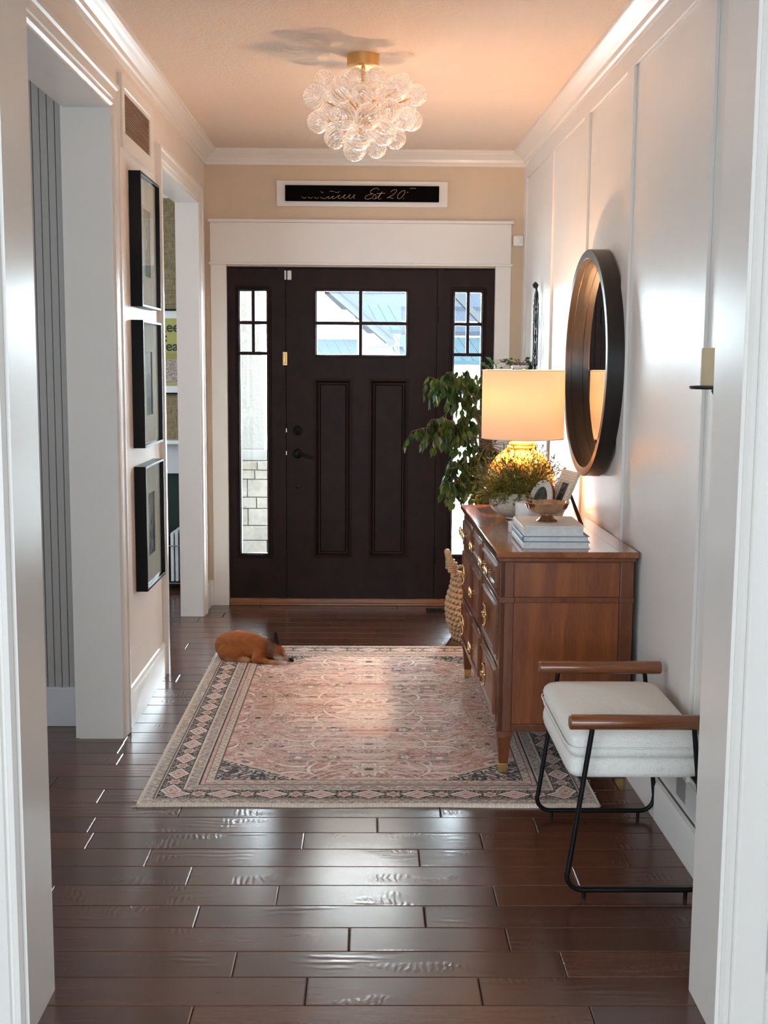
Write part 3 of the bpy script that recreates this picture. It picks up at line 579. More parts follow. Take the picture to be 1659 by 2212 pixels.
# ------------------------------------------------------------------ rug
def build_rug():
    RX0, RX1, RYa, RYb = -.785, .800, 3.913, 6.215; st = .0033
    nx = int((RX1-RX0)/st)+1; ny = int((RYb-RYa)/st)+1
    xs = np.linspace(RX0,RX1,nx); ys = np.linspace(RYa,RYb,ny); X_, Y_ = np.meshgrid(xs, ys)
    hw, hl = (RX1-RX0)/2, (RYb-RYa)/2; ux = X_-(RX0+RX1)/2; uy = Y_-(RYa+RYb)/2; U = abs(ux); V = abs(uy)
    dx = hw-U; dy = hl-V; d = np.minimum(dx, dy); side = dx < dy; s = np.where(side, V, U)
    r = np.random.default_rng(3)
    G_ = r.random((512,512))
    def nz(a, b_, sc_):
        gx = a*sc_+200; gy = b_*sc_+200; i = gx.astype(int); j = gy.astype(int); fx = gx-i; fy = gy-j; fx = fx*fx*(3-2*fx); fy = fy*fy*(3-2*fy); i %= 511; j %= 511
        return (G_[j,i]*(1-fx)+G_[j,i+1]*fx)*(1-fy)+(G_[j+1,i]*(1-fx)+G_[j+1,i+1]*fx)*fy
    C = lambda *c: np.array(srgb(*c)[:3])
    pink, rose, ivory, cream, dark, teal, grey, brown, sage, gold = C(203,158,143), C(188,126,112), C(228,218,208), C(218,200,182), C(42,42,50), C(44,62,68), C(176,166,155), C(118,88,78), C(150,152,142), C(204,176,146)
    img = np.zeros((ny,nx,3)); img[:] = pink
    def put(mask, c, a=1.): img[mask] = img[mask]*(1-a)+c*a
    # ---- field
    fd = .238; fu = hw-fd; fv = hl-fd; field = d > fd
    n1 = nz(U, V, 55); n2 = nz(U+3, V, 110); n3 = nz(U, V+2, 24)
    put(field & (n3 > .55), rose, .45); put(field & (n3 < .36), ivory, .35)
    vine = np.sin(U*38+3*np.sin(V*19))*np.sin(V*34+2.4*np.sin(U*17))
    put(field & (abs(vine) < .085), brown, .6)
    put(field & (abs(vine-.62) < .10), ivory, .7); put(field & (vine > .86), teal, .65); put(field & (vine < -.88), gold, .7)
    put(field & (abs(vine+.62) < .07), sage, .8)
    put(field & (abs(n1-.5) < .035), brown, .45); put(field & (n2 > .80), ivory, .5); put(field & (n2 < .17), teal, .5)
    def flower(cx, cy, R, c1, c2, c3, pet=8, mir=True):
        a = U if mir else ux; b_ = V if mir else uy; q = np.hypot(a-cx, b_-cy); th = np.arctan2(b_-cy, a-cx); rad = R*(1+.22*np.cos(pet*th))
        put(q < rad, c1, .9); put(abs(q-rad) < .004, brown, .8); put(q < rad*.62, c2, .9); put(abs(q-rad*.62) < .003, dark, .6); put(q < rad*.28, c3, .95)
    def arc(cx, cy, R, a0, a1, wid, c):
        q = np.hypot(U-cx, V-cy); th = np.arctan2(V-cy, U-cx); m = (th > a0) & (th < a1); tt = np.clip((th-a0)/(a1-a0), 0, 1); ww = wid*np.sin(tt*PI)**.6
        put(m & (abs(q-R) < ww+.004), brown, .8); put(m & (abs(q-R) < ww), c, .95)
    for cy in (.16,.50,.80):
        flower(0, cy, .065, ivory, gold, teal, 10); flower(.27, cy+.17, .045, sage, rose, ivory, 6); flower(.47, cy, .05, gold, pink, teal, 8); flower(.14, cy+.16, .03, teal, ivory, rose, 5); flower(.37, cy+.02, .026, ivory, rose, dark, 6)
        arc(.27, cy-.13, .10, .5, 2.7, .009, ivory); arc(.27, cy+.13, .10, -2.7, -.5, .009, ivory)
        arc(.14, cy, .085, -1.1, 1.1, .007, ivory); arc(.60, cy, .085, 2.0, 3.1, .007, ivory)
    flower(0, 0, .14, ivory, pink, sage, 12); flower(0, 0, .06, gold, ivory, teal, 8); arc(0, 0, .20, .1, 1.45, .008, ivory)
    # abrash and wear: horizontal faded streaks
    str_ = nz(ux*.6+1, uy*11, 7); str2 = nz(ux*1.2+4, uy*26, 10)
    wear = np.clip((str_-.36)*2.4, 0, .78)*np.exp(-((ux/.36)**2)); img += field[...,None]*(C(216,206,198)-img)*wear[...,None]
    img += (field*np.clip((str2-.55)*1.3,0,.5))[...,None]*(C(186,150,136)-img)
    # ---- spandrel corners
    spv = (hw-fd-U)/.30+(hl-fd-V)/.225; sp = field & (spv < 1)
    vn = np.sin(U*62+2*np.sin(V*40))*np.sin(V*60+2*np.sin(U*33))
    put(sp, teal); put(sp & (abs(vn) < .16), ivory, .7); put(sp & (vn > .7), gold, .85); put(sp & (vn < -.7), rose, .85); put(sp & (n2 > .72), sage, .8); put(sp & (n1 < .28), dark, .8)
    ed = field & (abs(spv-1.04) < .05); put(ed, cream, .95); put(ed & (np.sin((U-V)*420) > .1), rose, .75)
    # ---- border bands
    def band(a, b_, c, al=1.): m_ = (d >= a) & (d < b_); put(m_, c, al); return m_
    w_ = np.sin(s*2*PI/.05)
    m_ = band(.012,.046,grey); q = (d-.029)/.012; put(m_ & (abs(q-np.sin(s*2*PI/.034)) < .35), brown, .6); put(m_ & (n2 > .66), cream, .7)
    band(.046,.050,brown); band(.050,.055,cream); band(.055,.058,dark)
    m_ = band(.058,.134,dark); q = (d-.096); sm_ = np.mod(s+.085,.17)-.085; dm = abs(sm_)/.052+abs(q)/.034
    lat = np.sin(s*2*PI/.0425+2*np.sin(d*120))*np.sin(d*2*PI/.034+1.5*np.sin(s*70)); put(m_ & (abs(lat) < .11), gold, .85); put(m_ & (lat > .80), pink, .9); put(m_ & (lat < -.84), ivory, .85); put(m_ & (abs(n1-.5) < .022), cream, .55)
    put(m_ & (abs(dm-1) < .30), dark); put(m_ & (abs(dm-1) < .15), ivory, .95); put(m_ & (dm < .83), pink, .95); put(m_ & (dm < .55), cream, .9); put(m_ & (dm < .3), rose, .95)
    s2 = np.mod(s,.17)-.085; q2 = np.hypot(s2, q)*(1+.18*np.cos(6*np.arctan2(q, s2))); put(m_ & (q2 < .026), cream, .9); put(m_ & (abs(q2-.026) < .003), dark, .9); put(m_ & (q2 < .014), rose, .9)
    band(.134,.138,dark); band(.138,.143,cream)
    m_ = band(.143,.180,grey); q = (d-.1615)/.012; put(m_ & (abs(q-np.sin(s*2*PI/.052)) < .28), teal, .6); put(m_ & (abs(q+np.sin(s*2*PI/.052)) < .22), rose, .7); put(m_ & (n2 > .7), cream, .8)
    band(.180,.183,cream); band(.183,.190,dark); m_ = band(.190,.203,pink); put(m_ & (n2 > .6), cream, .6); band(.203,.206,brown)
    m_ = band(.206,.230,cream, .9); q = (d-.218)/.008; put(m_ & (abs(q-np.sin(s*2*PI/.04)) < .4), sage, .9); put(m_ & (n2 < .3), brown, .5); band(.230,.233,cream); band(.233,.238,brown)
    m_ = d < .012; put(m_, cream); put(m_ & (np.sin(s*2*PI/.011) > .6), C(190,172,152), .5)
    # overall fade and yarn noise
    img *= (.86+.28*r.random((ny,nx,1))); lum = img.mean(-1, keepdims=True); img = img*.86+lum*.14; img = img*(1.0+.16*field[...,None])
    edge = (np.minimum(d, .012)/.012); wavy = .0035*np.sin(X_*9)*np.exp(-dy/.05)*(uy < 0)
    Zz = .002+.009*np.sqrt(edge)+.0006*r.random((ny,nx)); Yv = Y_+wavy
    co = np.stack([X_, Yv, Zz], -1).reshape(-1,3)
    idx = np.arange(nx*ny).reshape(ny,nx); q_ = np.stack([idx[:-1,:-1], idx[:-1,1:], idx[1:,1:], idx[1:,:-1]], -1).reshape(-1,4)
    me = bpy.data.meshes.new('area_rug'); me.vertices.add(nx*ny); me.vertices.foreach_set('co', co.ravel()); me.loops.add(q_.size); me.loops.foreach_set('vertex_index', q_.ravel().astype(np.int32))
    me.polygons.add(len(q_)); me.polygons.foreach_set('loop_start', np.arange(0,q_.size,4,dtype=np.int32)); me.polygons.foreach_set('loop_total', np.full(len(q_),4,dtype=np.int32)); me.update(); me.validate()
    a = me.color_attributes.new('col', 'FLOAT_COLOR', 'POINT'); a.data.foreach_set('color', np.concatenate([np.clip(img,0,1).reshape(-1,3), np.ones((nx*ny,1))], 1).astype(np.float32).ravel())
    me.materials.append(M['rug']); me.shade_smooth(); o = bpy.data.objects.new('area_rug', me); col.objects.link(o)
    tag(o, 'faded pink and ivory persian rug with dark floral border on the hardwood floor', 'rug')
    rr = random.Random(2); fmat = paint('rug_fringe', (.62,.57,.50,1), .9)
    for x_, y0_, y1_, sg in ((RX0,RYa,RYb,-1),(RX1,RYa,RYb,1)):
        fr = MB(); y_ = y0_
        while y_ < y1_:
            l = .003+.012*rr.random()*(1 if rr.random() > .9 else .2); fr.tube([(x_-sg*.003,y_,.005),(x_+sg*l,y_+rr.uniform(-.006,.006),.003)], .0012, 4); y_ += .009
        fr.tube([(x_-sg*.001,y0_+.004,.006),(x_-sg*.001,y1_-.004,.006)], .0045, 8); fr.build('fringe', fmat, o)
build_rug()
# ------------------------------------------------------------------ dresser
dr = thing('dresser', 'long walnut dresser with brass pulls standing along the right wall', 'dresser', (.477,4.22,0), TH)
LN, DP = 1.40, .485       # local y 0..LN, local x 0..DP (towards wall)
ZB, ZTp = .172, .812
mb = MB(); mb.box(-.016,DP+.012,-.020,LN+.020,.818,.840); mb.build('top_board', M['walnut_top'], dr, bevel=.004)
mb = MB(); mb.box(.045,.046,.02,LN-.02,.8395,.8403).box(.43,.431,.02,LN-.02,.8395,.8403); mb.build('top_inlay', paint('inlay_line', (.035,.012,.005,1), .3), dr)
mb = MB(); mb.box(-.006,DP+.004,-.010,LN+.010,.803,.818); mb.build('top_moulding', M['walnut_edge'], dr, bevel=.003)
mb = MB(); mb.box(.012,DP,.008,LN-.008,ZB,.803); mb.build('carcass', M['walnut_edge'], dr)
# side panels (near and far)
for s_, y_ in ((1,0),(-1,LN)):
    mb = MB(); f = lambda a: y_+s_*a
    mb.box(.052,.435,f(.005),f(.009),.672,.803).box(.052,.435,f(.005),f(.009),.198,.652); mb.build('side_panel', M['walnut'], dr, bevel=.001)
    mb = MB(); mb.box(.0,.050,f(0),f(.03),ZB-.01,.803).box(.437,DP,f(0),f(.03),ZB-.01,.803); mb.box(.05,.437,f(.001),f(.02),.170,.197).box(.05,.437,f(.001),f(.02),.797,.803)
    mb.box(-.004,.054,f(-.005),f(.03),.651,.673).box(.054,.433,f(-.003),f(.02),.652,.672).box(.433,DP+.002,f(-.005),f(.03),.651,.673); mb.build('side_frame', M['walnut_edge'], dr, bevel=.0022)
# front rails and stiles
mb = MB(); mb.box(-.004,.02,.0,LN,.655,.672).box(0,.02,0,LN,.797,.803).box(0,.02,0,LN,.170,.196).box(.001,.02,0,LN,.408,.424)
for a, b_ in ((0,.034),(.512,.560),(.620,.655),(1.0,1.045),(LN-.034,LN)):
    pass
for a, b_ in ((0,.034),(.520,.560+.0),(.900,.935),(LN-.034,LN)): mb.box(.0,.02,a,b_,.170,.803)
mb.build('front_frame', M['walnut_edge'], dr, bevel=.002)
def ring_pull(parent, y, z, plate):
    x = -.012
    mb = MB()
    if plate:
        cx = []
        for k in range(24): a = 2*PI*k/24; cx.append((0,y+.030*math.cos(a)*(1+.12*math.cos(4*a)),z+.030*math.sin(a)*(1+.12*math.cos(4*a))))
        mb.tube([(x-.008,p[1],p[2]) for p in cx], .0042, 7, closed=True)
        for k in range(4): a = PI/2*k; mb.tube([(x-.006,y,z),(x-.010,y+.042*math.cos(a),z+.042*math.sin(a))], [.004,.005], 8); mb.lathe([(0,-.009),(.008,0),(0,.009)], 10, (x-.012,y+.042*math.cos(a),z+.042*math.sin(a)))
        mb.tube([(x,y,z),(x-.022,y,z)], [.006,.009], 10)
    else:
        for k in (-1,1):
            mb.tube([(x,y+k*.026,z),(x-.020,y+k*.026,z)], .0045, 8); mb.lathe([(0,-.022),(.005,-.016),(.0075,0),(.005,.016),(0,.022)], 12, (x-.020,y+k*.026,z))
        mb.tube([(x-.018,y-.026,z-.004),(x-.024,y-.013,z-.010),(x-.026,y,z-.012),(x-.024,y+.013,z-.010),(x-.018,y+.026,z-.004)], .0035, 8)
    mb.build('brass_pull', M['brass'], parent, ang=60)
cols_ = [(.040,.514),(.566-.0,.894),(.941,LN-.040)]
rows_ = [(.677,.793),(.430,.648),(.202,.403)]
for ci, (a, b_) in enumerate(cols_):
    for ri, (c, e) in enumerate(rows_):
        mb = MB(); mb.box(-.004,.018,a,b_,c,e); dw = mb.build('drawer', M['walnut_edge'], dr, bevel=.002)
        m2 = MB(); frame_mold(m2, a+.018, b_-.018, c+.016, e-.016, [(0,.0),(.002,.007),(.007,.009),(.011,.004),(.013,.001)], 0)
        m2.xform(Matrix(((0,1,0,-.004),(1,0,0,0),(0,0,1,0),(0,0,0,1)))); m2.build('drawer_moulding', M['walnut_edge'], dw, ang=20)
        B(-.0055,.0,a+.031,b_-.031,c+.029,e-.029).build('drawer_veneer', M['walnut'], dw)
        yc = (a+b_)/2; zc = (c+e)/2
        if ri == 0 and ci != 1: ring_pull(dw, a+.14, zc+.003, False); ring_pull(dw, b_-.14, zc+.003, False)
        else: ring_pull(dw, yc, zc+.01, ci != 1 and ri > 0)
for lx in (.0,DP-.052):
    for ly in (0,LN-.052):
        mb = MB(); mb.box(lx-.003,lx+.055,ly-.003,ly+.055,.150,.172); mb.taper((lx+.010,lx+.042,ly+.010,ly+.042), .042, (lx+.001,lx+.051,ly+.001,ly+.051), .150)
        lg = mb.build('leg', M['walnut_edge'], dr, bevel=.0015)
        mb = MB(); mb.taper((lx+.011,lx+.041,ly+.011,ly+.041), .012, (lx+.0085,lx+.0435,ly+.0085,ly+.0435), .047); mb.build('brass_foot_cap', M['satin_brass'], lg, bevel=.001)
# ------------------------------------------------------------------ things on the dresser
TZ = .8405
t = thing('table_lamp', 'lit table lamp with white drum shade and amber gourd base on the dresser', 'lamp', (LAMP[0],LAMP[1],TZ))
mb = MB().lathe([(.07,0),(.075,.006),(.072,.014),(.085,.02),(.125,.06),(.150,.115),(.153,.15),(.140,.20),(.110,.245),(.070,.278),(.056,.292),(.056,.300),(.062,.306),(.060,.314),(.045,.318),(0,.318)], 48)
mb.build('lamp_base', M['amber'], t, ang=50)
mb = MB().tube([(.062*math.cos(2*PI*k/30),.062*math.sin(2*PI*k/30),.293) for k in range(30)], .007, 8, closed=True)
for a in (2.9,5.3,.9):
    for off in (-.05,.05): mb.tube([((r_+.003)*math.cos(a+off),(r_+.003)*math.sin(a+off),z_) for r_, z_ in ((.058,.290),(.072,.276),(.112,.243),(.141,.20),(.154,.15),(.152,.115),(.13,.065))], .005, 7)
mb.build('rope_handle', paint('gold_rope', (.75,.42,.12,1), .4, .4, 200), t)
mb = MB().tube([(0,0,.318),(0,0,.42)], .011, 12).tube([(0,0,.42),(0,0,.46)], .016, 12)
for k in range(3):
    a = 2*PI*k/3; mb.tube([(0,0,.615),(.184*math.cos(a),.184*math.sin(a),.628)], .0022, 6)
mb.tube([(.03,0,.45),(.045,0,.52),(.03,0,.60),(0,0,.615)], .0018, 6).tube([(-.03,0,.45),(-.045,0,.52),(-.03,0,.60),(0,0,.615)], .0018, 6).tube([(0,0,.61),(0,0,.645)], .006, 10)
mb.build('harp_and_socket', M['satin_brass'], t)
RS = .186; n = 72; vs = []; fs = []
for k in range(n):
    a = 2*PI*k/n
    for z_ in (.332,.640): vs.append((RS*math.cos(a),RS*math.sin(a),z_))
for k in range(n): l = (k+1)%n; fs.append((2*k,2*l,2*l+1,2*k+1))
sh = MB().add(vs, fs).build('lamp_shade', M['shade'], t, fixn=False)
sm_ = sh.modifiers.new('thick', 'SOLIDIFY'); sm_.thickness = .0012
stm = paint('shade_tape', (.80,.66,.48,1), .7)
for z_ in (.333,.639): MB().tube([((RS)*math.cos(2*PI*k/72),(RS)*math.sin(2*PI*k/72),z_) for k in range(72)], .0022, 6, closed=True).build('shade_rim', stm, sh)
# wispy plant in crackle bowl
t = thing('potted_fern', 'feathery green plant in a round cream crackle bowl in front of the lamp', 'potted plant', (.650,5.115,TZ))
mb = MB().lathe([(.045,0),(.052,.004),(.052,.010),(.085,.022),(.117,.048),(.128,.075),(.126,.095),(.114,.116),(.108,.120),(.104,.114),(.110,.09),(.09,.05),(0,.04)], 48); mb.build('bowl', M['crackle'], t, ang=60)
MB().lathe([(.1065,.098),(.06,.106),(0,.108)], 32, caps=False).build('soil', M['soil'], t)
fr = MB(); rr = random.Random(11)
for i in range(400):
    a = rr.uniform(0,2*PI); el = rr.uniform(.1,1.5)**1.0; L_ = rr.uniform(.10,.22)*(.85+.25*math.sin(el)); r0 = rr.uniform(0,.07)
    p = Vector((r0*math.cos(a),r0*math.sin(a),.10)); dr_ = Vector((math.cos(a)*math.cos(el)*1.0,math.sin(a)*math.cos(el)*.8,math.sin(el)*.72)); pts = [p.copy()]
    for k in range(6):
        dr_ += Vector((rr.uniform(-.22,.22),rr.uniform(-.22,.22),rr.uniform(-.2,.12)-(.10 if el < .6 else 0))); dr_.normalize(); p = p+dr_*L_/6
        p.z = max(p.z, .118 if math.hypot(p.x,p.y) < .118 else .075)
        pts.append(p.copy())
        for q in range(5):
            sd = Vector((rr.uniform(-1,1),rr.uniform(-1,1),rr.uniform(-.5,1))).normalized(); ll = rr.uniform(.010,.021); wd = .0026
            b0 = p-dr_*rr.uniform(0,L_/6); s3 = sd.cross(dr_).normalized()*wd; tip = b0+(sd*.8+dr_*.6).normalized()*ll; md = (b0+tip)/2
            fr.add([b0,md+s3,tip,md-s3], [(0,1,2,3)])
    fr.tube(pts, .0007, 3, caps=False)
fr.build('foliage', M['fern'], t, smooth=False, fixn=False)
# books
def book(x0, x1, y0, y1, z0, z1, cover, label, ct=.0025):
    t = thing('book', label, 'book', (0,0,0), 0, 'books stacked on the dresser')
    t.location = (x0,y0,z0); w_, d_, h_ = x1-x0, y1-y0, z1-z0
    mb = MB(); mb.box(0,w_,0,d_,0,ct).box(0,w_,0,d_,h_-ct,h_); mb.prism([(0,0),(0,h_),(-.004,h_*.85),(-.006,h_*.5),(-.004,h_*.15)], lambda a,b_: (a,0,b_), lambda a,b_: (a,d_,b_)); mb.box(0,.003,0,d_,0,h_)
    mb.build('cover', cover, t, bevel=.0008)
    pg = MB(); nn = max(4,int(h_/.0035))
    pg.box(.003,w_-.006,.006,d_-.006,ct,h_-ct)
    for i in range(nn): z_ = ct+(h_-2*ct)*(i+.5)/nn; pg.box(.003,w_-.0052,.005,d_-.005,z_-.0007,z_+.0007)
    pg.build('pages', M['page'], t)
book(.566,.812,4.285,4.60,TZ,TZ+.0225,M['white_cover'],'white book with slate page edges, bottom of the stack of three')
book(.566,.810,4.290,4.60,TZ+.023,TZ+.0445,M['blue_cover'],'slate blue book in the middle of the stack of three')
book(.568,.792,4.290,4.585,TZ+.045,TZ+.081,M['cream_cover'],'thick cream book on top of the stack, under the pedestal bowl', .003)
# pedestal bowl
t = thing('pedestal_bowl', 'tarnished silver bowl with scalloped rim and short foot on the top book', 'bowl', (.672,4.43,TZ+.0812))
mb = MB().lathe([(.040,0),(.041,.003),(.034,.008),(.026,.016),(.022,.024),(.026,.027)], 40); mb.build('foot', M['silver'], t, ang=60)
mb = MB().lathe([(.010,.026),(.030,.027),(.058,.036),(.074,.053),(.081,.070),(.084,.073),(.081,.074),(.077,.070),(.070,.055),(.052,.040),(.02,.031),(0,.030)], 72, scallop=lambda i,a: .035*math.cos(14*a) if 3 <= i <= 8 else 0); mb.build('bowl', M['silver'], t, ang=60)
# white ribbed vessel and little white pot
t = thing('white_vase', 'squat white square-sided vase between the fern bowl and the books', 'vase', (.655,4.84,TZ))
t.scale = (.86,.86,.86)
mb = MB(); mb.lathe([(.050,0),(.054,.006),(.054,.118),(.051,.122),(.048,.118),(.048,.01),(0,.008)], 32, scallop=lambda i,a: .10*abs(math.cos(2*a))**1.5); mb.build('vessel', M['white'], t, ang=40)
t = thing('trinket_box', 'tiny white fluted round box beside the left edge of the books', 'box', (.592,4.715,TZ))
MB().lathe([(.029,0),(.030,.002),(.030,.034)], 36, scallop=lambda i,a: .04*math.cos(18*a)).build('body', M['white'], t, ang=60); MB().lathe([(.031,.034),(.032,.036),(.031,.042),(.01,.045),(0,.045)], 36).build('lid', M['white'], t)
# oval photo frame
t = thing('oval_photo_frame', 'small oval white frame with wooden edge leaning behind the pedestal bowl', 'picture frame', (.694,4.905,TZ))
t.rotation_euler = (-.30,.0,-.95); t.scale = (.93,.93,.93)
ov = lambda rx, rz, y, n=40: [(rx*math.cos(2*PI*k/n),y,.105+rz*math.sin(2*PI*k/n)) for k in range(n)]
def ovring(rxo, rzo, rxi, rzi, y0, y1):
    m_ = MB(); n = 40; vs = ov(rxo,rzo,y0)+ov(rxi,rzi,y0)+ov(rxo,rzo,y1)+ov(rxi,rzi,y1)
    fs = []
    for k in range(n):
        l = (k+1)%n; fs += [(k,l,n+l,n+k),(2*n+k,3*n+k,3*n+l,2*n+l),(k,2*n+k,2*n+l,l),(n+k,n+l,3*n+l,3*n+k)]
    return m_.add(vs, fs)
ovring(.072,.104,.046,.074,-.008,0).build('inlaid_face', paint('bone_inlay', (.66,.60,.54,1), .45, vary=.15, nscale=90), t)
ovring(.073,.105,.03,.05,0,.014).build('wooden_edge', M['armwood'], t)
MB().add(ov(.05,.08,-.002), [tuple(range(40))]).build('photo', paint('dim_photo', (.05,.06,.05,1), .2, vary=.6, nscale=30), t)
# rectangular bone frame with easel
t = thing('easel_photo_frame', 'tall bone inlaid photo frame leaning back on a black easel strut', 'picture frame', (.775,4.82,TZ))
wv_ = Vector((-.035,.155,0)).normalized(); upv = Vector((.40,0.05,.92)).normalized(); nrm = wv_.cross(upv).normalized(); upv = nrm.cross(wv_).normalized()
if nrm.x > 0: nrm = -nrm
mt_ = Matrix((wv_, nrm, upv)).transposed().to_4x4()
def fbx(*a): return MB().box(*a).xform(mt_)
mb = MB(); panel_hole_board(mb, 0, .17, 0, .245, [(.045,.125,.05,.19)], 0, .012); mb.xform(mt_); mb.build('frame', paint('bone_frame', (.66,.58,.44,1), .45, vary=.2, nscale=120), t, bevel=.001)
mb = MB()
for z_ in (.205,.216,.228,.238): mb.box(0,.17,.012,.0145,z_-.002,z_+.002)
for i in range(12):
    z_ = .01+i*.016; mb.box(.010,.022,.012,.014,z_,z_+.009).box(.148,.160,.012,.014,z_,z_+.009)
mb.xform(mt_); mb.build('bead_carving', paint('pale_bone', (.78,.74,.66,1), .4), t)
fbx(.040,.130,.001,.006,.045,.195).build('photo', paint('dim_photo_tall', (.04,.05,.06,1), .2, vary=.6, nscale=30), t)
a = mt_ @ Vector((.09,-.002,.18)); b_ = Vector((.115,.10,.003)); sd = Vector((-.2,1,0)).normalized()*.012
mb = MB(); mb.add([a-sd,a+sd,b_+sd*1.6,b_-sd*1.6]+[q+Vector((.004,0,.002)) for q in (a-sd,a+sd,b_+sd*1.6,b_-sd*1.6)], [(0,1,2,3),(4,7,6,5),(0,4,5,1),(1,5,6,2),(2,6,7,3),(3,7,4,0)]); mb.build('easel_strut', M['black'], t)
# ------------------------------------------------------------------ mirror (in right wall frame)
def onwall(y, off=0): return (XR(y)-off*1.0, y, 0)
MY = 5.0
t = thing('round_mirror', 'large round mirror in a deep black barrel frame on the panelled wall', 'mirror', (XR(MY)-.0,MY,1.51), TH)
R1, R2 = .468, .432; n = 96; vs = []; fs = []
for k in range(n):
    a = 2*PI*k/n; cs, sn = math.cos(a), math.sin(a)
    for r_, x_ in ((R1,-.012),(R1,-.074),(R1-.003,-.077),(R2+.002,-.077),(R2,-.075),(R2,-.016)): vs.append((x_,r_*cs,r_*sn))
for k in range(n):
    l = (k+1)%n
    for i in range(6): j = (i+1)%6; fs.append((6*k+i,6*l+i,6*l+j,6*k+j))
MB().add(vs, fs).build('barrel_frame', wood('black_stained_wood', (.004,.003,.002,1), (.009,.006,.004,1), (.02,.012,.007,1), (30,1.5,1.5), .38, .0), t, ang=30)
vs = [(-.022,(R2+.001)*math.cos(2*PI*k/n),(R2+.001)*math.sin(2*PI*k/n)) for k in range(n)]
MB().add(vs+[(-.014,p[1],p[2]) for p in vs], [tuple(range(n)),tuple(range(n,2*n))[::-1]]+[(k,(k+1)%n,n+(k+1)%n,n+k) for k in range(n)]).build('mirror_glass', M['mirror'], t, ang=20)
MB().tube([(-.048,(R2-.0004)*math.cos(2*PI*k/n),(R2-.0004)*math.sin(2*PI*k/n)) for k in range(n)], .0012, 6, closed=True).build('seam_line', M['black'], t)
# iron ornament at the far end of right wall
IY = 6.68
t = thing('iron_wall_ornament', 'tall black wrought iron ornament seen edge-on at the far end of right wall', 'wall decor', (XR(IY)-.012,IY,1.44), TH)
mb = MB().tube([(-.012,0,0),(-.012,0,.50)], .006, 8)
for z_ in (.06,.14,.22,.30,.37,.43): mb.lathe([(0,-.012),(.011,-.004),(.012,.003),(0,.013)], 12, (-.012,0,z_))
for s_ in (-1,1):
    for z_ in (.10,.26,.38): mb.tube([(-.012,s_*(.005+.055*math.sin(u)),z_+.05*(1-math.cos(u))*.9) for u in np.linspace(0,PI,10)], .004, 6)
    mb.tube([(-.012,s_*.07,.06),(-.012,s_*.075,.40)], .0045, 6)
mb.build('scrollwork', M['iron'], t); MB().lathe([(0,-.02),(.014,-.012),(.018,.002),(.008,.014),(0,.02)], 14, (-.018,0,.50)).build('finial', M['iron'], t)
# candle sconce near the camera on the right wall
SY = 3.20
t = thing('candle_sconce', 'black iron wall bracket holding a beige pillar candle at the right doorway edge', 'sconce', (XR(SY)-.0,SY,1.45), TH)
mb = MB().lathe([(.064,-.004),(.066,0),(.066,.004),(.055,.005),(.052,.001),(0,.001)], 32, (-.072,0,0)); mb.build('candle_plate', M['iron'], t)
mb = MB().tube([(-.072,0,-.004),(-.060,0,-.03),(-.035,0,-.06),(-.012,0,-.085),(-.005,0,-.06)], [.010,.009,.007,.006,.005], 8).box(-.006,0,-.02,.02,-.10,.03); mb.build('bracket', M['iron'], t)
o = MB().lathe([(.0375,.0),(.0380,.003),(.0375,.095),(.036,.100),(.030,.098),(.012,.095),(0,.094)], 32).build('pillar_candle', M['wax'], None); o.location = (XR(SY)-.072,SY,1.4555); tag(o, 'beige pillar candle standing in the black wall sconce', 'candle')
MB().tube([(0,0,.094),(0,0,.104)], .001, 5).build('wick', M['black'], o)
# ------------------------------------------------------------------ upholstered stool with wooden arms
t = thing('stool', 'cream linen bench stool with round wooden arms and black tube legs', 'stool', (.565,3.22,0))
def cushion(x0, x1, y0, y1, z0, z1, puff=.012, prof=[(-.014,0),(0,.08),(.003,.30),(.003,.55),(.0,.80),(-.010,.94),(-.03,1.0)]):
    vs = []; fs = []; 
    def sup(u, e=.16): return math.copysign(abs(u)**e if False else abs(u), u)
    # rounded box via superellipse-like layers
    m = 64; rings = []
    for ins, hz in prof:
        ring = []
        for k in range(m):
            a = 2*PI*(k+.5)/m; c, s_ = math.cos(a), math.sin(a); e = .17
            cx = math.copysign(abs(c)**e, c); sy = math.copysign(abs(s_)**e, s_)
            ring.append(((x0+x1)/2+cx*((x1-x0)/2+ins), (y0+y1)/2+sy*((y1-y0)/2+ins), z0+(z1-z0)*hz))
        rings.append(ring)
    for sc_ in (.85,.6,.3,.05):
        ring = []
        for p in rings[len(prof)-1]: ring.append(((x0+x1)/2+(p[0]-(x0+x1)/2)*sc_, (y0+y1)/2+(p[1]-(y0+y1)/2)*sc_, z1+puff*(1-sc_**2)))
        rings.append(ring)
    for r_ in rings: vs += r_
    for i in range(len(rings)-1):
        for k in range(m): l = (k+1)%m; fs.append((i*m+k,i*m+l,(i+1)*m+l,(i+1)*m+k))
    fs.append(tuple(range(m))[::-1]); fs.append(tuple((len(rings)-1)*m+k for k in range(m)))
    return MB().add(vs, fs)
base = cushion(.012,.388,.032,.600,.342,.402,puff=.0); base.build('upholstered_seat', M['linen'], t, ang=80)
cu = cushion(.008,.390,.030,.602,.398,.482,puff=.026, prof=[(-.030,0),(-.010,.03),(-.001,.14),(.002,.30),(-.004,.46),(.001,.60),(-.003,.75),(-.012,.87),(-.028,.95),(-.050,1.0)]).build('cushion', M['linen'], t, ang=80)
mb = MB()
for z_ in (.430,.448):
    pass
pp = []
for k in range(64):
    a = 2*PI*(k+.5)/64; c, s_ = math.cos(a), math.sin(a); pp.append((.199+math.copysign(abs(c)**.17, c)*.1955,.315+math.copysign(abs(s_)**.17, s_)*.289,.432))
mb.tube(pp, .0022, 6, closed=True).build('piping', M['linen'], cu)
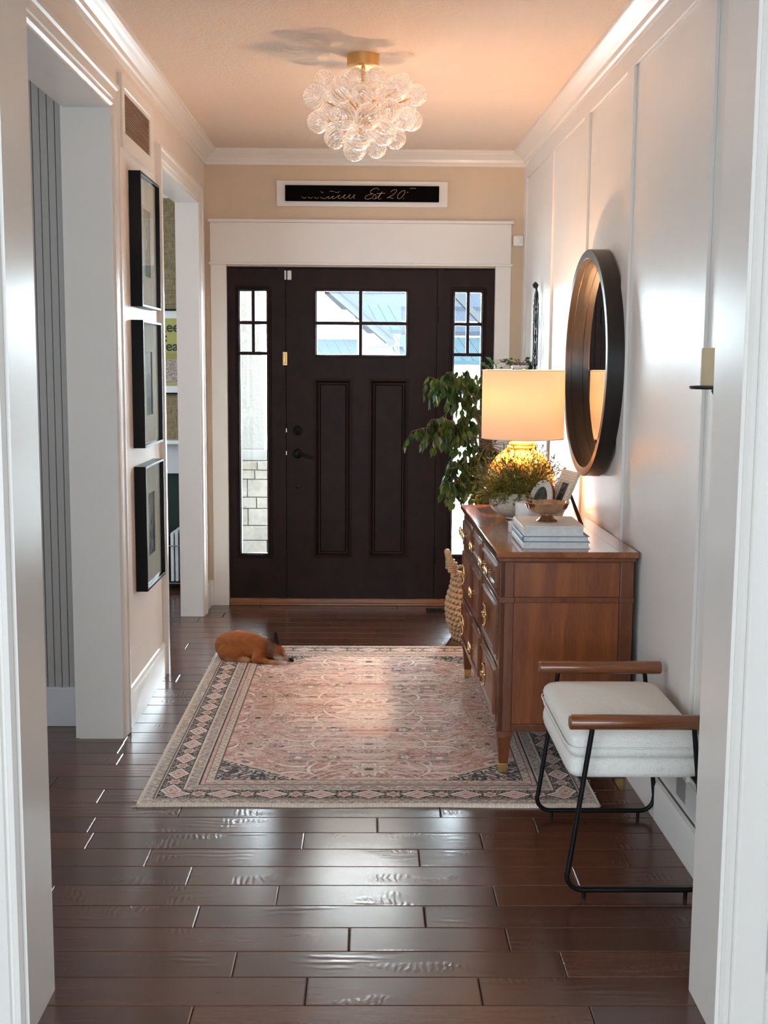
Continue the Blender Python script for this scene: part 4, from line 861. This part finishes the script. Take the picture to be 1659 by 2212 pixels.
for yy in (0,.605):
    arm = MB().tube([(.0,yy,.517),(.003,yy,.517),(.006,yy,.517),(.400,yy,.517),(.404,yy,.517)], [.016,.0205,.0215,.0215,.0195], 24).build('armrest', M['armwood'], t, ang=50)
    def arcp(c, r_, a0, a1, n=7): return [(c[0]+r_*math.cos(a0+(a1-a0)*k/n),yy,c[1]+r_*math.sin(a0+(a1-a0)*k/n)) for k in range(n+1)]
    path = [(.066,yy,.50),(.008,yy,.080)]+arcp((.050,.070),.045,PI*.98,PI*1.5)+arcp((.352,.070),.045,-PI*.5,.02)+[(.398,yy,.080),(.352,yy,.50)]
    MB().tube(path, .0075, 12).build('leg_frame', M['black'], t, ang=60)
    for fx in (.055,.345): MB().lathe([(.006,0),(.006,.019)], 12, (fx,yy,0)).build('glide', M['black'], t)
for fx in (.045,.372): MB().tube([(fx,.0,.335),(fx,.605,.335)], .0065, 8).build('cross_rail', M['black'], t)
# ------------------------------------------------------------------ basket and ficus
BX, BY = .640, 6.45
t = thing('woven_basket', 'tall chunky woven basket with looped handles in the far right corner', 'basket', (BX,BY,0))
prof = [(.155,.0),(.168,.03),(.182,.07),(.194,.11),(.199,.16),(.198,.20),(.190,.24),(.176,.285),(.168,.33),(.168,.375)]
mb = MB().lathe([(r_-.014,z_) for r_, z_ in prof]+[(.148,.375),(.148,.36)], 40, caps=True); mb.build('liner', paint('basket_shadow', (.07,.04,.02,1), .9), t)
def rad_at(z):
    for (r0,z0_),(r1,z1_) in zip(prof, prof[1:]):
        if z <= z1_: return r0+(r1-r0)*(z-z0_)/(z1_-z0_)
    return prof[-1][0]
mb = MB(); z_ = .012; row = 0
while z_ < .375:
    R_ = rad_at(z_); nw = 19
    for ph in (0,PI): mb.tube([((R_+.008*math.cos(nw*a+ph+row*1.3))*math.cos(a),(R_+.008*math.cos(nw*a+ph+row*1.3))*math.sin(a),z_+.009*math.sin(nw*a+ph+row*1.3)) for a in np.linspace(0,2*PI,260,endpoint=False)], .0105, 6, closed=True)
    z_ += .030; row += 1
mb.build('weave', M['tan'], t, ang=80)
for a0 in (PI*1.02,0.02):
    mb = MB(); hp = []
    for u in np.linspace(0,PI,14): hp.append(((.176+.030*math.sin(u))*math.cos(a0)+(-math.sin(a0))*.055*math.cos(u),(.176+.030*math.sin(u))*math.sin(a0)+math.cos(a0)*.055*math.cos(u),.36+.125*math.sin(u)**.8))
    mb.tube(hp, .016, 10)
    for k in (0,1,2,3,4):
        z_ = .385+k*.011
        for sg in (-1,1):
            cx = (.182)*math.cos(a0)-math.sin(a0)*.052*sg; cy = .182*math.sin(a0)+math.cos(a0)*.052*sg
            mb.tube([(cx+.022*math.cos(q),cy+.022*math.sin(q),z_) for q in np.linspace(0,2*PI,16,endpoint=False)], .0055, 6, closed=True)
    mb.build('handle', M['tan'], t, ang=80)
t = thing('ficus_tree', 'weeping fig tree with drooping dark leaves growing from the woven basket', 'tree', (BX,BY,.02))
MB().lathe([(.11,0),(.135,.26),(.14,.27),(.13,.27),(.125,.25),(0,.25)], 28).build('grow_pot', M['black'], t)
rr = random.Random(5); tr = MB(); tips = []
tk_ = [Vector((0,0,.24)),Vector((.01,.0,.5)),Vector((-.01,.01,.80)),Vector((.01,0,1.05)),Vector((.0,.0,1.35))]
tr.tube(tk_, [.016,.014,.012,.009,.004], 8)
def px2(u, v, y):   # local helper: a picture position turned into a place in the plant's own plane
    d = _rot().to_3x3() @ Vector(((u-829.5)/F, -(v-1106)/F, -1)); k = y/d.y; return Vector((d.x*k-BX, y-BY, EYE+d.z*k-.02))
br = [((1000,835),(950,822,6.25)),((1020,820),(965,805,6.2)),((1010,900),(935,915,6.15)),((1000,915),(912,925,6.12)),((1010,900),(950,905,6.15)),((1000,960),(985,1010,6.2)),((1030,840),(1010,800,6.4)),((1030,900),(1000,900,6.3)),((1040,970),(1030,1010,6.3)),((1050,860),(1050,815,6.6)),((1040,1000),(1000,1050,6.25)),((1060,960),(1085,985,6.55)),((990,1010),(978,1050,6.2)),((1060,1020),(1040,1060,6.5)),((1050,900),(1075,880,6.75))]
branches = []
for (m0, m1) in br:
    st_ = tk_[rr.choice((2,3))]; mid = px2(m0[0], m0[1], (m1[2]+BY)/2); end = px2(*m1); branches.append((st_, mid, end))
lf = MB()
def leaf(p, d, size):
    d = d.normalized(); s_ = d.cross(Vector((rr.uniform(-1,1),rr.uniform(-1,1),rr.uniform(-.3,.3)))).normalized(); nn = s_.cross(d)
    w_ = size*.27; pts = [p, p+d*size*.25+s_*w_*.8+nn*.003, p+d*size*.5+s_*w_+nn*.002, p+d*size*.78+s_*w_*.45-nn*.002, p+d*size*1.05-nn*.006, p+d*size*.78-s_*w_*.45-nn*.002, p+d*size*.5-s_*w_+nn*.002, p+d*size*.25-s_*w_*.8+nn*.003, p+d*size*.5-nn*.003]
    lf.add(pts, [(0,1,8),(1,2,8),(2,3,8),(3,4,8),(4,5,8),(5,6,8),(6,7,8),(7,0,8)])
for st_, mid, end in branches:
    pts = []
    for k in range(9):
        u = k/8; pts.append(st_*(1-u)**2+mid*2*u*(1-u)+end*u*u)
    tr.tube(pts, [.006-.0045*k/8 for k in range(9)], 5)
    for k in range(3,9):
        for q in range(2 if k > 4 else 1):
            p = pts[k]; tw = Vector((rr.uniform(-1,.6),rr.uniform(-.7,.7),rr.uniform(-.5,.5)))*.06; e = p+tw; e2 = e+Vector((tw.x*.5,tw.y*.5,-.05-.04*rr.random())); tr.tube([p,e,e2], [.0018,.0014,.0009], 4)
            for c in (p, (p+e)/2, e, (e+e2)/2, e2):
                for z__ in range(1 if rr.random() < .5 else 2): leaf(c, Vector((rr.uniform(-.5,.4),rr.uniform(-.5,.5),-1+rr.uniform(-.2,.35))), rr.uniform(.044,.070))
for i in range(60):  # leaves close to the stem, mostly behind the shade and under it
    p = Vector((rr.uniform(-.08,.16),rr.uniform(-.12,.16),rr.uniform(.55,1.40))); leaf(p, Vector((rr.uniform(-.5,.5),rr.uniform(-.5,.5),-1)), rr.uniform(.036,.056)); q = min(tk_, key=lambda a: (a-p).length); tr.tube([q,p], [.0025,.001], 4)
tr.build('trunk_and_branches', M['bark'], t, ang=60); lf.build('leaves', M['ficus'], t, ang=60, fixn=False)
# ivy on a slim stand behind the dresser
t = thing('wall_planter', 'small white wall planter with ivy peeking above the lamp shade', 'potted plant', (.878,6.95,1.4055))
MB().lathe([(.036,0),(.048,.080),(.052,.082),(.052,.094),(.046,.094),(.044,.08),(0,.078)], 28).build('pot', M['white'], t)
MB().tube([(.052*math.cos(2*PI*k/24),.052*math.sin(2*PI*k/24),.07) for k in range(24)], .003, 6, closed=True).box(.05,.066,-.015,.015,.03,.10).build('bracket', M['iron'], t)
lf = MB(); tr = MB()
for i in range(46):
    a = rr.uniform(0,2*PI); e = Vector((math.cos(a)*rr.uniform(.02,.10),math.sin(a)*rr.uniform(.02,.07),.10+rr.uniform(-.03,.035))); tr.tube([Vector((0,0,.08)),Vector((e.x*.5,e.y*.5,.11)),e], .001, 4)
    leaf(e, Vector((math.cos(a),math.sin(a),rr.uniform(-.4,.5))), rr.uniform(.022,.034))
for x_, zz in ((-.17,.12),(-.20,.09),(-.15,.10),(-.18,.075)):
    tr.tube([Vector((0,0,.08)),Vector((x_*.5,-.02,.13)),Vector((x_,-.03,zz))], .001, 4); leaf(Vector((x_,-.03,zz)), Vector((-.5,0,.3)), .04); leaf(Vector((x_,-.03,zz)), Vector((.2,0,-.8)), .035)
tr.build('stems', M['bark'], t); lf.build('leaves', M['ivy'], t, fixn=False)
# ------------------------------------------------------------------ chandelier
CX, CY = -.030, 5.075
t = thing('bubble_chandelier', 'semi-flush chandelier of clustered swirled clear glass globes with brass canopy', 'chandelier', (CX,CY,CH))
MB().lathe([(0,-.048),(.060,-.048),(.066,-.045),(.067,-.004),(.067,0),(0,0)], 48).build('canopy', M['satin_brass'], t, ang=50)
MB().tube([(0,0,-.045),(0,0,-.27)], .008, 12).lathe([(.0,-.30),(.022,-.29),(.026,-.26),(.022,-.23),(0,-.22)], 24).build('stem', M['satin_brass'], t)
def globe_mesh():
    nu, nv = 126, 40; vs = []; rib = []; fs = []
    for j in range(nv+1):
        ph = PI*j/nv
        for i in range(nu):
            th = 2*PI*i/nu; sw = math.sin(18*th+ph*6.0); s_ = math.sin(ph)**.7 if 0 < j < nv else 0; R_ = 1+.016*sw*s_
            vs.append((R_*math.sin(ph)*math.cos(th), R_*math.sin(ph)*math.sin(th), R_*math.cos(ph))); k = max(0,sw)**2.0; rib.append((k,k,k,1))
    for j in range(nv):
        for i in range(nu): l = (i+1)%nu; fs.append((j*nu+i,(j+1)*nu+i,(j+1)*nu+l,j*nu+l))
    return vs, fs, rib
gv, gf, gr = globe_mesh()
proto = MB().add(gv, gf).build('glass_globe', M['globe'], t, attrs={'rib': gr}, fixn=False, ang=180)
spec = [(795,455,100,-.02),(465,530,95,.02),(635,620,115,-.14),(845,655,95,-.19),(985,505,95,-.05),(1190,600,110,-.13),(1380,670,95,.02),(375,690,108,-.03),(1240,560,92,.10),(660,885,116,-.17),(900,885,116,-.20),(1105,820,104,-.12),
 (485,870,92,.06),(400,940,97,.0),(1265,905,102,-.08),(1335,925,92,.06),(575,1090,100,-.02),(805,1090,116,-.13),(1050,1040,116,-.12),(1170,1100,95,.0),(765,1215,100,-.02),(980,1190,95,.03),(1000,660,100,.10),(1280,770,92,.14),
 (560,740,95,.14),(820,760,100,.20),(700,1000,92,.16),(930,1020,92,.18),(700,560,92,.16),(1120,950,92,.17),(880,900,90,.22),(500,640,88,.15)]
Rc = _rot().to_3x3(); arms = MB()
for i, (zx, zy, rad, dy) in enumerate(spec):
    u, v = 600+zx/4.608, 60+zy/4.608; d = Rc @ Vector(((u-829.5)/F, -(v-1106)/F, -1)); y = CY+dy; k = y/d.y; P = Vector((d.x*k, y, EYE+d.z*k)); R_ = rad/4.608*y/F*1.08
    o = proto if i == 0 else proto.copy()
    if i: col.objects.link(o); o.parent = t
    loc = P-Vector((CX,CY,CH)); loc.z = min(loc.z, -.055-R_) if math.hypot(loc.x,loc.y) < .11 else min(loc.z, -.012-R_); o.location = loc; o.scale = (R_,)*3
    rq = random.Random(i); o.rotation_euler = (rq.uniform(0,6),rq.uniform(0,6),rq.uniform(0,6))
    a0 = Vector((0,0,-.26)); dn = (loc-a0).normalized(); q = loc-dn*R_; arms.tube([a0,a0+(q-a0)*.5+Vector((0,0,.006)),q], .0032, 6); arms.lathe([(.0,-.006),(.008,-.003),(.008,.005),(0,.007)], 10, tuple(q))
arms.build('branching_arms', M['satin_brass'], t)
# ------------------------------------------------------------------ sleeping dog
def build_dog():
    prim = []   # (a, b, ra, rb, scale-z, colour id)
    def S(a, b, ra, rb, cid): prim.append((Vector(a), Vector(b), ra, rb, cid))
    FUR, PALE, WHITE, BLK, EAR = 0, 1, 2, 3, 4
    S((-.715,5.96,.072),(-.66,5.94,.082),.066,.072,FUR); S((-.66,5.94,.082),(-.585,5.91,.078),.072,.068,FUR); S((-.585,5.91,.078),(-.525,5.885,.068),.066,.056,FUR)
    S((-.525,5.885,.072),(-.480,5.87,.066),.052,.040,FUR)
    S((-.715,5.90,.048),(-.66,5.875,.046),.044,.040,FUR); S((-.70,5.875,.026),(-.60,5.845,.022),.022,.016,PALE)      # haunch and hind foot
    S((-.735,6.00,.05),(-.70,6.03,.035),.05,.035,FUR); S((-.72,6.02,.02),(-.62,6.03,.016),.014,.009,FUR)       # rump, tail
    S((-.545,5.862,.055),(-.540,5.845,.038),.040,.034,FUR); S((-.560,5.835,.030),(-.505,5.815,.022),.024,.017,FUR); S((-.505,5.815,.020),(-.435,5.805,.018),.015,.0125,PALE); S((-.435,5.805,.018),(-.412,5.803,.017),.0135,.0125,WHITE)
    S((-.50,5.90,.03),(-.43,5.86,.018),.018,.012,PALE)
    S((-.468,5.862,.070),(-.448,5.852,.062),.038,.035,FUR); S((-.448,5.848,.046),(-.432,5.838,.040),.028,.024,WHITE)
    S((-.430,5.842,.048),(-.400,5.830,.033),.021,.014,PALE); S((-.396,5.828,.030),(-.388,5.826,.028),.014,.011,WHITE); S((-.383,5.821,.031),(-.376,5.819,.028),.0105,.009,BLK)
    S((-.456,5.868,.094),(-.463,5.880,.152),.020,.009,EAR); S((-.478,5.838,.078),(-.490,5.836,.116),.017,.008,5)
    for k in (-1,1): S((-.458+k*.010,5.870,.090),(-.462,5.879,.138),.012,.007,EAR)
    S((-.432,5.826,.056),(-.424,5.823,.053),.0045,.0035,BLK)
    mb = MB()
    for a, b_, ra, rb, c in prim:
        L_ = (b_-a).length; n_ = 10; pts = []; rs = []
        dv = (b_-a).normalized()
        for k in range(5): q = PI/2*(1-k/4); pts.append(a-dv*ra*math.sin(q)); rs.append(max(ra*math.cos(q),.0003))
        for k in range(5): q = PI/2*k/4; pts.append(b_+dv*rb*math.sin(q)); rs.append(max(rb*math.cos(q),.0003))
        mb.tube(pts, rs, 14)
    tmp = mb.build('tmp_dog', M['fur'], smooth=False)
    md = tmp.modifiers.new('r', 'REMESH'); md.mode = 'VOXEL'; md.voxel_size = .0026; md2 = tmp.modifiers.new('s', 'SMOOTH'); md2.factor = .5; md2.iterations = 4
    dg = bpy.context.evaluated_depsgraph_get(); me = bpy.data.meshes.new_from_object(tmp.evaluated_get(dg)); bpy.data.objects.remove(tmp)
    n_ = len(me.vertices); co = np.empty(n_*3); me.vertices.foreach_get('co', co); co = co.reshape(-1,3)
    colr = {0:(.33,.105,.030),1:(.46,.24,.115),2:(.66,.55,.45),3:(.006,.005,.006),4:(.030,.014,.011),5:(.22,.13,.10)}
    W_ = np.zeros(n_); acc = np.zeros((n_,3))
    for a, b_, ra, rb, c in prim:
        A_ = np.array(a); B_ = np.array(b_); ab = B_-A_; tt = np.clip(((co-A_)@ab)/(ab@ab),0,1); dist = np.linalg.norm(co-(A_+tt[:,None]*ab),axis=1)-(ra+(rb-ra)*tt); w_ = np.exp(-np.clip(dist,-.01,.2)/.0035)*(9 if c in (3,4,5) else 1); acc += w_[:,None]*np.array(colr[c]); W_ += w_
    cc = acc/W_[:,None]
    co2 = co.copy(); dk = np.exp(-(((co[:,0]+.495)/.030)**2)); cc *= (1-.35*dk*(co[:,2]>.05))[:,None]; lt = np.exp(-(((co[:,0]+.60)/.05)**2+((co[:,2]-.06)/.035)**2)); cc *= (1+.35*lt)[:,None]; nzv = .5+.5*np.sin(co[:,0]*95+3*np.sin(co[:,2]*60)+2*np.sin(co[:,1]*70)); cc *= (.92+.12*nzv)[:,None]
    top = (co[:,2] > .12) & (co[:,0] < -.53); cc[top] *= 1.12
    co[:,2] = np.maximum(co[:,2], .0118)
    # floor contact: keep the belly on the rug
    me.vertices.foreach_set('co', co.ravel()); at_ = me.color_attributes.new('col', 'FLOAT_COLOR', 'POINT'); at_.data.foreach_set('color', np.concatenate([np.clip(cc,0,1), np.ones((n_,1))],1).astype(np.float32).ravel())
    me.materials.clear(); me.materials.append(M['fur']); me.shade_smooth(); o = bpy.data.objects.new('dog', me); col.objects.link(o)
    tag(o, 'small tan short-haired dog lying asleep on the far left corner of the rug', 'dog')
build_dog()
# ------------------------------------------------------------------ outside
gnd = paint('bright_paving', (.55,.56,.56,1), .8); stone = None
m, nt, b = newmat('ledge_stone'); L = nt.links; vo = N(nt, 'ShaderNodeTexVoronoi', feature='F1', i_Scale=1.0); L.new(coords(nt, (6,6,11)), vo.inputs['Vector']); n = N(nt, 'ShaderNodeTexNoise', i_Scale=30.0, i_Detail=4.0); L.new(coords(nt), n.inputs['Vector'])
mxc = N(nt, 'ShaderNodeMix', data_type='RGBA', blend_type='MULTIPLY'); mxc.inputs[0].default_value = .6; L.new(ramp(nt, n.outputs[0], [(.3,(.125,.12,.112)),(.7,(.175,.17,.16))]), mxc.inputs[6]); L.new(ramp(nt, vo.outputs['Color'], [(.2,(.75,.75,.74)),(.8,(1,1,.97))]), mxc.inputs[7]); L.new(mxc.outputs[2], b.inputs['Base Color']); b.inputs['Roughness'].default_value = .9; M['stone'] = m
struct(B(-12,12,7.48,11.5,-.14,-.04).build('floor_porch', paint('porch_concrete', (.45,.46,.46,1), .8)))
struct(B(-40,40,11.5,80,-1.4,-1.2).build('floor_street', gnd))
struct(B(-4,4,7.46,9.05,2.85,3.0).build('ceiling_porch', paint('porch_ceiling', (.5,.5,.5,1), .7)))
t = thing('porch_column', 'tapered pale wooden porch column on a stone pier outside the left sidelight', 'column', (-.965,8.78,-.04))
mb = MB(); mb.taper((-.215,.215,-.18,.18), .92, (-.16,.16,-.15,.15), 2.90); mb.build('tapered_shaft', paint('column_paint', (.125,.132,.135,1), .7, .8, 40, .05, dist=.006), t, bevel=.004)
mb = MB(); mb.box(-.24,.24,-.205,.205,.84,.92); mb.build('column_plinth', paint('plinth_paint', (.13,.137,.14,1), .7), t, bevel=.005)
mb = MB(); rr2 = random.Random(4); z_ = 0
while z_ < .835:
    h_ = rr2.uniform(.06,.13); h_ = min(h_, .84-z_); x_ = -.30
    while x_ < .30:
        w_ = min(rr2.uniform(.10,.24), .30-x_); 
        if w_ < .04: w_ = .30-x_
        dd = rr2.uniform(0,.02); mb.box(x_+.003,x_+w_-.003,-.25-dd,.25,z_+.003,z_+h_-.003); x_ += w_
    z_ += h_
mb.build('stone_pier', M['stone'], t, bevel=.006)
MB().box(-.292,.292,-.243,.243,0,.838).build('mortar_core', paint('mortar', (.08,.077,.07,1), .9), t)
# neighbour house across the street
slate = paint('slate_shingles', (.009,.0105,.0135,1), .8, .5, 30, .3, 40, spec=0); metal = paint('pale_metal_roof', (.0080,.0125,.015,1), .6, vary=.05, spec=0); trimw = paint('rake_trim', (.0125,.0135,.014,1), .6, spec=0); siding = paint('white_siding', (.5,.5,.5,1), .7)
t = thing('neighbour_house', 'bright white house with grey roofs and gables seen through the door glass', 'house', (0,22,0))
mb = MB(); mb.prism([(-6,-1.2),(.72,-1.2),(.72,1.35),(-1.2,3.1),(-2.6,4.2),(-6,1.35)], lambda a,z: (a,.4,z), lambda a,z: (a,8,z)); mb.box(.5,7,1.2,8,-1.2,2.3); mb.build('wall', siding, t)
def slab(p0, p1, th, y0, y1):   # sloped board between two (x,z) points
    a = Vector((p0[0],0,p0[1])); b_ = Vector((p1[0],0,p1[1])); dn = (b_-a).normalized(); up_ = Vector((-dn.z,0,dn.x))*th
    return [tuple(q+Vector((0,yy,0))) for yy in (y0,y1) for q in (a,b_,b_+up_,a+up_)]
def addslab(mb, *a): mb.add(slab(*a), [(0,1,2,3),(7,6,5,4),(0,4,5,1),(1,5,6,2),(2,6,7,3),(3,7,4,0)])
mb = MB(); addslab(mb, (-2.7,4.45),(.42,1.78), .15, 0, .45); addslab(mb, (-2.7,4.3),(-6.4,1.2), .15, 0, .45); mb.build('rake_board', trimw, t)
mb = MB(); addslab(mb, (-2.7,4.62),(.42,1.95), .06, -.05, 8); mb.build('roof', slate, t)
def roofplane(name, mat, x0, x1, ya, za, yb, zb_, seams=0):
    mb = MB(); mb.add([(x0,ya,za),(x1,ya,za),(x1,yb,zb_),(x0,yb,zb_),(x0,ya,za-.08),(x1,ya,za-.08),(x1,yb,zb_-.08),(x0,yb,zb_-.08)], [(0,1,2,3),(7,6,5,4),(0,4,5,1),(1,5,6,2),(2,6,7,3),(3,7,4,0)])
    r_ = mb.build(name, mat, t)
    if seams:
        m2 = MB()
        for i in range(seams+1): x_ = x0+(x1-x0)*i/seams; m2.tube([(x_,ya,za+.01),(x_-.25,yb,zb_+.01)], .012, 5)
        m2.build('standing_seam', trimw, r_)
roofplane('metal_roof', metal, -.15,.62,.6,2.12,1.6,2.62,4); roofplane('shingle_roof', slate, -.9,2.6,1.62,2.60,3.2,3.4)
roofplane('metal_roof', metal, -1.1,-.22,-.6,1.50,.3,1.93,5); roofplane('metal_roof', metal, .56,1.1,-.2,1.55,.4,2.0,3); roofplane('metal_roof', metal, 1.55,2.1,-.2,1.55,.4,1.98,3); roofplane('shingle_roof', slate, .60,2.4,.9,2.10,2.0,2.75)
mb = MB(); addslab(mb, (1.45,2.85),(2.3,2.0), .10, .3, .6); addslab(mb, (-.05,1.74),(.62,1.80), .04, -.1,.2); mb.box(.10,.46,0,.3,1.60,1.66).tube([(.52,-.05,1.80),(.52,-.05,1.62),(.42,-.05,1.58)], .02, 6); mb.build('gutter', trimw, t)
